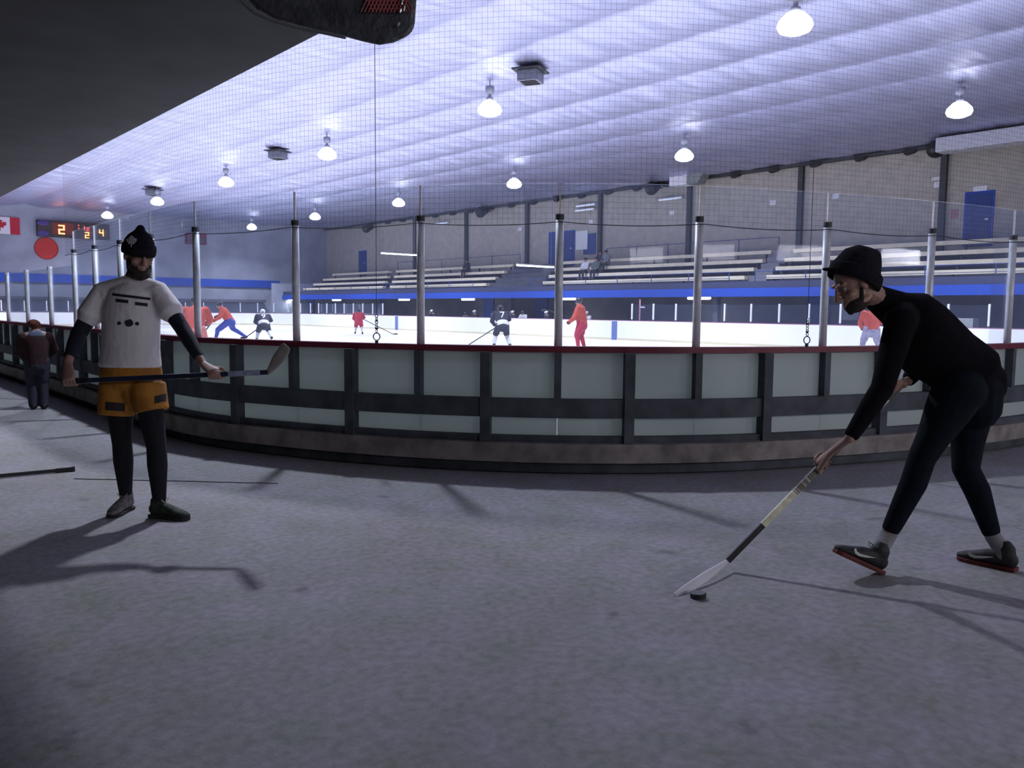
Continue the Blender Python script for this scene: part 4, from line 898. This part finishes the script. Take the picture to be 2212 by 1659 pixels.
# ---------------------------------------------- generic figure for players, child and spectators
M_helm = mat('dark helmet', (0.02, 0.02, 0.03), 0.35, var=.1); M_helmw = mat('white helmet', (0.6, 0.6, 0.62), 0.35, var=.05)
M_org = mat('orange red jersey', (0.42, 0.06, 0.035), 0.8, var=.12); M_redj = mat('red jersey', (0.36, 0.02, 0.04), 0.8, var=.12)
M_bp = mat('blue pants', (0.03, 0.05, 0.28), 0.8, var=.15); M_kj = mat('black jersey', (0.015, 0.015, 0.03), 0.8, var=.15); M_redp = mat('red pants', (0.36, 0.02, 0.05), 0.8, var=.12)
M_stw = mat('white striped sock', (0.55, 0.55, 0.6), 0.8, var=.1); M_greyp = mat('grey violet pads', (0.28, 0.26, 0.38), 0.8, var=.15); M_orp = mat('orange pink pants', (0.55, 0.16, 0.13), 0.8, var=.12)
def player(label, x, y, face, h=1.78, lean=.5, crouch=.1, jersey=M_redj, pants=M_redp, sock=M_redj, helmet=M_helm, hem=None, number=None, stride=(.15, -.2), spread=.2, stick_to=None, lbl=None, arms=1.0, skates=True, vox=.022, head_turn=0.0):
    s = h/1.78; F_ = V((math.cos(face), math.sin(face), 0)); L_ = V((-F_.y, F_.x, 0)); O = V((x, y, 0))
    Z = lambda z: V((0, 0, z*s)); p = lambda f, l, z: O+F_*f*s+L_*l*s+Z(z)
    t = thing('person', label, 'person', O); hz = .96-crouch; ld = V((math.sin(lean), 0, math.cos(lean)))
    T = lambda k, l=0, off=0: p(-lean*.10+ld.x*k+off*math.cos(lean), l, hz+ld.z*k-off*math.sin(lean))
    pel = T(0); che = T(.34); nb = T(.52); hd = T(.60, 0, .03)+Z(.06)
    az = .14 if skates else .085; an = [p(stride[0], spread, az), p(stride[1], -spread, az if stride[1] > -.45 else .22)]; hi = [T(-.02, .11), T(-.02, -.11)]; kn = [(a+b)*.5+F_*(.05+crouch*.9)*s for a, b in zip(hi, an)]
    sh = [T(.46, .21), T(.46, -.21)]; ha = [p(-lean*.1+ld.x*.4+.34*arms, .16, hz-.02), p(-lean*.1+ld.x*.4+.26*arms, -.22, hz+.10)]; el = [(a+b)*.5+L_*k*.10*s-Z(.08)-F_*.05*s for a, b, k in zip(sh, ha, (1, -1))]
    bm = bmesh.new(); hdir = (F_*math.cos(head_turn)+L_*math.sin(head_turn)-Z(.25)).normalized(); head_geo(bm, hd, hdir, (0, 0, 1), s)
    tube(bm, [nb, hd-Z(.06)], [.06*s, .06*s]); tube(bm, [T(-.05), pel, T(.2), che, nb], [(.13, .1), (.15, .11), (.13, .1), (.16, .11), (.08, .07)], side=[L_]*5); tube(bm, [sh[0], nb, sh[1]], [.055, .06, .055])
    for i in (0, 1): tube(bm, [sh[i], el[i], ha[i]], [.05, .04, .03]); tube(bm, [hi[i], kn[i], an[i]], [.08, .055, .04])
    link('body', bm, M_skin, t, remesh=vox*.8, relax=1)
    b = bmesh.new(); ax = (hdir.cross(V((0, 0, 1))).normalized(), hdir, V((0, 0, 1))); ell(b, hd+Z(.045)-hdir*.01, (.105*s, .13*s, .10*s), ax); link('helmet', b, helmet, t, smooth=True)
    b = bmesh.new(); tube(b, [T(-.05), T(.12), che, T(.46), nb], [(.21*s, .17*s), (.215*s, .17*s), (.235*s, .17*s), (.22*s, .15*s), (.10*s, .09*s)], side=[L_]*5, n=18)
    for i in (0, 1): tube(b, [sh[i], el[i], el[i].lerp(ha[i], .75)], [.10*s, .085*s, .065*s])
    jz = link('jersey', b, jersey, t, remesh=vox, relax=2)
    if hem: b = bmesh.new(); tube(b, [T(-.06), T(.06)], [(.225*s, .185*s)]*2, side=[L_]*2, n=18, cap=1); link('jersey_hem', b, hem, t, smooth=True, label='white band at the jersey hem')
    b = bmesh.new(); tube(b, [T(-.12), T(-.02)], [(.20*s, .17*s), (.20*s, .17*s)], side=[L_]*2)
    for i in (0, 1): tube(b, [hi[i], hi[i].lerp(kn[i], .9)]+([] if skates else [kn[i], an[i]]), [.13*s, .11*s]+([] if skates else [.10*s, .085*s]))
    link('pants', b, pants, t, remesh=vox, relax=2)
    for i in (0, 1):
        b = bmesh.new(); tube(b, [kn[i]+F_*.02*s, kn[i].lerp(an[i], .4), an[i]], [.085*s, .075*s, .055*s]); link('sock', b, sock, t, smooth=True)
        b = bmesh.new(); tube(b, [an[i]-Z(.02)-F_*.04*s, an[i]-Z(.06)+F_*.14*s], [.055*s, .04*s])
        if skates: box(b, an[i]-Z(.14)+V((-.004, -.004, 0)), an[i]-Z(.09)+V((.004, .004, 0)))
        bt = link('skate' if skates else 'boot', b, M_black, t, remesh=.012 if skates else 0, relax=1, smooth=True)
        if skates:
            b = bmesh.new(); q = an[i]-Z(.115)+F_*.04*s; beam(b, q-F_*.14*s, q+F_*.14*s, L_*.004, V((0, 0, .022))); link('skate_blade', b, M_alu, bt)
        b = bmesh.new(); ell(b, ha[i], (.075*s, .06*s, .065*s)); tube(b, [el[i].lerp(ha[i], .7), ha[i]], [.055*s, .06*s]); link('glove' if skates else 'mitten', b, M_black, t, remesh=.015, relax=1)
    if number:
        cu = bpy.data.curves.new('n', 'FONT'); cu.body = number; cu.size = .36*s; cu.extrude = .012; cu.align_x = 'CENTER'; cu.align_y = 'CENTER'
        no = bpy.data.objects.new('n', cu); up = (T(.4)-T(.1)).normalized(); bd = -(L_.cross(up)) ; bd = up.cross(L_); bd = bd if bd.dot(F_) < 0 else -bd
        xr = up.cross(bd); no.matrix_world = Matrix.Translation(T(.26)+bd*.185*s) @ Matrix((xr, up, bd)).transposed().to_4x4(); COL.objects.link(no)
        me = bpy.data.meshes.new_from_object(no.evaluated_get(bpy.context.evaluated_depsgraph_get())); me.transform(no.matrix_world); bpy.data.objects.remove(no); bpy.data.curves.remove(cu)
        o = bpy.data.objects.new('jersey_number', me); COL.objects.link(o); me.materials.clear(); me.materials.append(M_wht); adopt(o, jz); o.matrix_parent_inverse = Matrix.Identity(4); o.parent = t; o.matrix_parent_inverse = Matrix.Translation(-V(t.location))
    if stick_to:
        hl = O+F_*stick_to[0]*s+L_*stick_to[1]*s+V((0, 0, .05)) if len(stick_to) == 2 else O+F_*stick_to[0]+L_*stick_to[1]+V((0, 0, stick_to[2]))
        dd = (hl-ha[1]); dd.z = 0; dd.normalize()
        stick('hockey_stick', lbl, ha[1]-(hl-ha[1]).normalized()*.1, hl, hl+dd*.26, (0, 0, 1), M_black, M_black, r=(.017, .014))
    return t
UX = math.pi/2
def onice(px, py): P = atz(px, py, 0.01); return P.x, P.y
# headings: towards the camera is about -130 degrees; away about 50
x, y = onice(424, 786); player('person in big orange jersey with pinkish padded trousers on the ice beside the post', x, y, math.radians(65), h=1.85, lean=.45, crouch=.14, jersey=M_org, pants=M_orp, sock=M_greyp, helmet=M_helm, spread=.26, stick_to=(1.0, 0.9), lbl='stick held by the orange player nearest the white shirt')
x, y = onice(493, 739); player('person in red jersey and blue pants skating, left of the crouching dark player', x, y, math.radians(160), h=1.82, lean=.55, crouch=.12, jersey=M_org, pants=M_bp, sock=M_bp, stride=(.45, -.62), spread=.12, stick_to=(1.1, .3), lbl='stick held by the red jersey player in blue pants')
x, y = onice(570, 739); player('person in black jersey with white hem crouching, numbered 9', x, y, math.radians(70), h=1.76, lean=.85, crouch=.24, jersey=M_kj, pants=M_kj, sock=M_stw, hem=M_stw, number='9', helmet=M_helmw, stride=(.1, -.45), spread=.26, stick_to=(.8, .8), lbl='stick held by the crouching dark player numbered 9')
x, y = onice(775, 723); player('small distant person all in red skating near the blue line', x, y, math.radians(60), h=1.60, lean=.62, crouch=.16, jersey=M_redj, pants=M_redp, sock=M_stw, stride=(.1, -.35), stick_to=(.2, -1.9), lbl='stick reaching right from the small distant red player')
x, y = onice(1084, 752); player('person in black jersey numbered 7 with white hem, bent over a low stick', x, y, math.radians(62), h=1.82, lean=.66, crouch=.14, jersey=M_kj, pants=M_kj, sock=M_stw, hem=M_stw, number='7', stride=(.12, -.12), spread=.25, stick_to=(.7, 1.1), lbl='stick reaching left to the ice from the dark player numbered 7')
x, y = onice(1255, 758); player('tall upright person in orange red jersey and red trousers near the centre post', x, y, math.radians(120), h=1.84, lean=.14, crouch=.03, jersey=M_org, pants=M_redp, sock=M_redp, stride=(.05, -.06), spread=.17, stick_to=(1.0, .45, 1.35), lbl='raised stick with pale blade held by the upright red player')
x, y = onice(1880, 772); player('person in orange jersey with grey pads, half hidden behind the bending person', x, y, math.radians(40), h=1.80, lean=.25, crouch=.08, jersey=M_org, pants=M_greyp, sock=M_greyp, helmet=M_helm, spread=.24)
x, y = onice(207, 717); player('distant person in dark jersey glimpsed left of the white shirt', x, y, math.radians(70), h=1.76, lean=.5, crouch=.1, jersey=M_kj, pants=M_bp, sock=M_stw, helmet=M_helm)
# people on the players' bench, behind the boards
for px, lb, jm, hm in ((935, 'person in dark kit on the bench, right of the second tall post', M_kj, M_helmw), (1008, 'crouched person in dark kit on the bench under the middle strip light', M_kj, M_helm), (1030, 'person in dark kit on the bench beside the blue recess door', M_kj, M_helmw), (1112, 'person in black and white kit on the bench right of player 7', M_kj, M_helmw), (1133, 'person in white sleeves leaning on the bench boards right of player 7', M_stw, M_helm), (1186, 'person in dark kit on the bench left of the upright red player', M_kj, M_helmw), (1272, 'person in white helmet behind the upright red player', M_stw, M_helmw)):
    P = atx(px, 690, 29.6); player(lb, P.x, P.y, math.radians(180+random.uniform(-25, 25)), h=1.50 if 'crouched' not in lb else 1.35, lean=.35, crouch=.18, jersey=jm, pants=M_kj, sock=M_kj, helmet=hm, skates=False, vox=.03)
# spectators on the benches
def sitter(label, px, row, m, m2, cap=M_hair, s=1.0):
    X, z = ROWS[row]; P = atx(px, 575, X); y = P.y; t = thing('person', label, 'person', (X, y, z)); b = bmesh.new()
    pe = V((X+.14, y, z+.10)); ch = pe+V((-.10, 0, .34*s)); nb = pe+V((-.10, 0, .50*s)); hd = nb+V((-.03, 0, .14*s))
    head_geo(b, hd, V((-1, -.2, -.1)), (0, 0, 1), s); tube(b, [nb, hd-V((0, 0, .05))], [.055, .055]); tube(b, [pe, ch, nb], [(.15, .11), (.17, .12), (.09, .08)], side=[V((0, 1, 0))]*3)
    for k in (-1, 1):
        kn = pe+V((-.42, k*.12, .03)); ft = kn+V((-.02, 0, -.40)); tube(b, [pe+V((0, k*.09, 0)), kn, ft, ft+V((-.14, 0, -.02))], [.08, .065, .045, .04])
        tube(b, [ch+V((0, k*.19, .10)), ch+V((-.12, k*.24, -.16)), kn+V((.08, -k*.05, .09))], [.055, .045, .035])
    link('body', b, M_skin, t, remesh=.02, relax=1)
    b = bmesh.new(); tube(b, [pe-V((0, 0, .03)), ch, nb-V((0, 0, .02))], [(.20, .16), (.23, .17), (.11, .10)], side=[V((0, 1, 0))]*3)
    for k in (-1, 1): kn = pe+V((-.42, k*.12, .03)); tube(b, [ch+V((0, k*.19, .10)), ch+V((-.12, k*.24, -.16)), kn+V((.12, -k*.05, .10))], [.08, .07, .055])
    link('coat', b, m, t, remesh=.025, relax=2)
    b = bmesh.new()
    for k in (-1, 1): kn = pe+V((-.42, k*.12, .03)); ft = kn+V((-.02, 0, -.38)); tube(b, [pe+V((0, k*.09, 0)), kn, ft], [.10, .08, .06])
    link('trousers', b, m2, t, remesh=.025, relax=2)
    b = bmesh.new(); ell(b, hd+V((.01, 0, .04)), (.11, .09, .09)); link('hair', b, cap, t, smooth=True)
M_coatg = mat('grey coat', (0.20, 0.21, 0.24), .9, var=.15); M_coatw = mat('white coat', (0.5, 0.5, 0.55), .9, var=.1); M_coatd = mat('dark coat', (0.03, 0.03, 0.05), .9, var=.2); M_coatn = mat('green grey coat', (0.10, 0.12, 0.13), .9, var=.2)
sitter('person in dark coat sitting alone on the left benches', 1008, 1, M_coatd, M_coatd)
sitter('person in white top on the middle benches, leftmost of the group', 1264, 2, M_coatw, M_coatd)
sitter('person in grey green coat on the middle benches, beside the white top', 1288, 2, M_coatn, M_coatd)
sitter('person in dark coat on the row above, behind the white top', 1296, 1, M_coatd, M_coatn)
sitter('person in grey coat on the middle benches, rightmost of the group', 1308, 1, M_coatg, M_coatn)
# ---------------------------------------------- child at the boards, far left
x, y = 2.30, 12.35; P = atz(84, 884, 0)
player('child in brown red knit hat and dark jacket standing by the boards at far left', P.x, P.y, math.radians(80), h=1.20, lean=.06, crouch=.0, jersey=mat('dark maroon jacket', (0.035, 0.010, 0.012), .9, var=.4), pants=M_coatd, sock=M_coatd, helmet=mat('brown red knit hat', (0.12, 0.035, 0.02), .95, var=.5, scale=20, bump=.5), spread=.09, stride=(.02, -.02), skates=False, vox=.012, head_turn=-.8); kid = bpy.data.objects[[o.name for o in bpy.data.objects if str(o.get('label', '')).startswith('child in')][0]]
bm = bmesh.new(); ell(bm, P+V((0, 0, 1.005)), (.085, .085, .045)); ell(bm, P+V((0, 0, .98)), (.11, .09, .04)); link('scarf', bm, mat('pale blue scarf', (.12, .15, .22), .9, var=.2), kid, remesh=.01, relax=2)
# small things beyond the right end
P = atx(2072, 694, 29.2); o = link('storage_box', bx((29.0, P.y-.5, .0), (29.5, P.y+.5, P.z+.1)), mat('pale crate', (.35, .34, .33), .8, var=.1)); tag(o, 'pale crate behind the far boards, right of the bending person', 'crate')
P = atx(1833, 676, 32.4); o = link('wall_notice', bx((32.55, P.y-.35, P.z-.28), (32.6, P.y+.35, P.z+.28)), M_paper); tag(o, 'white notice on the wall under the stand, beside the bending person\'s chin', 'notice')
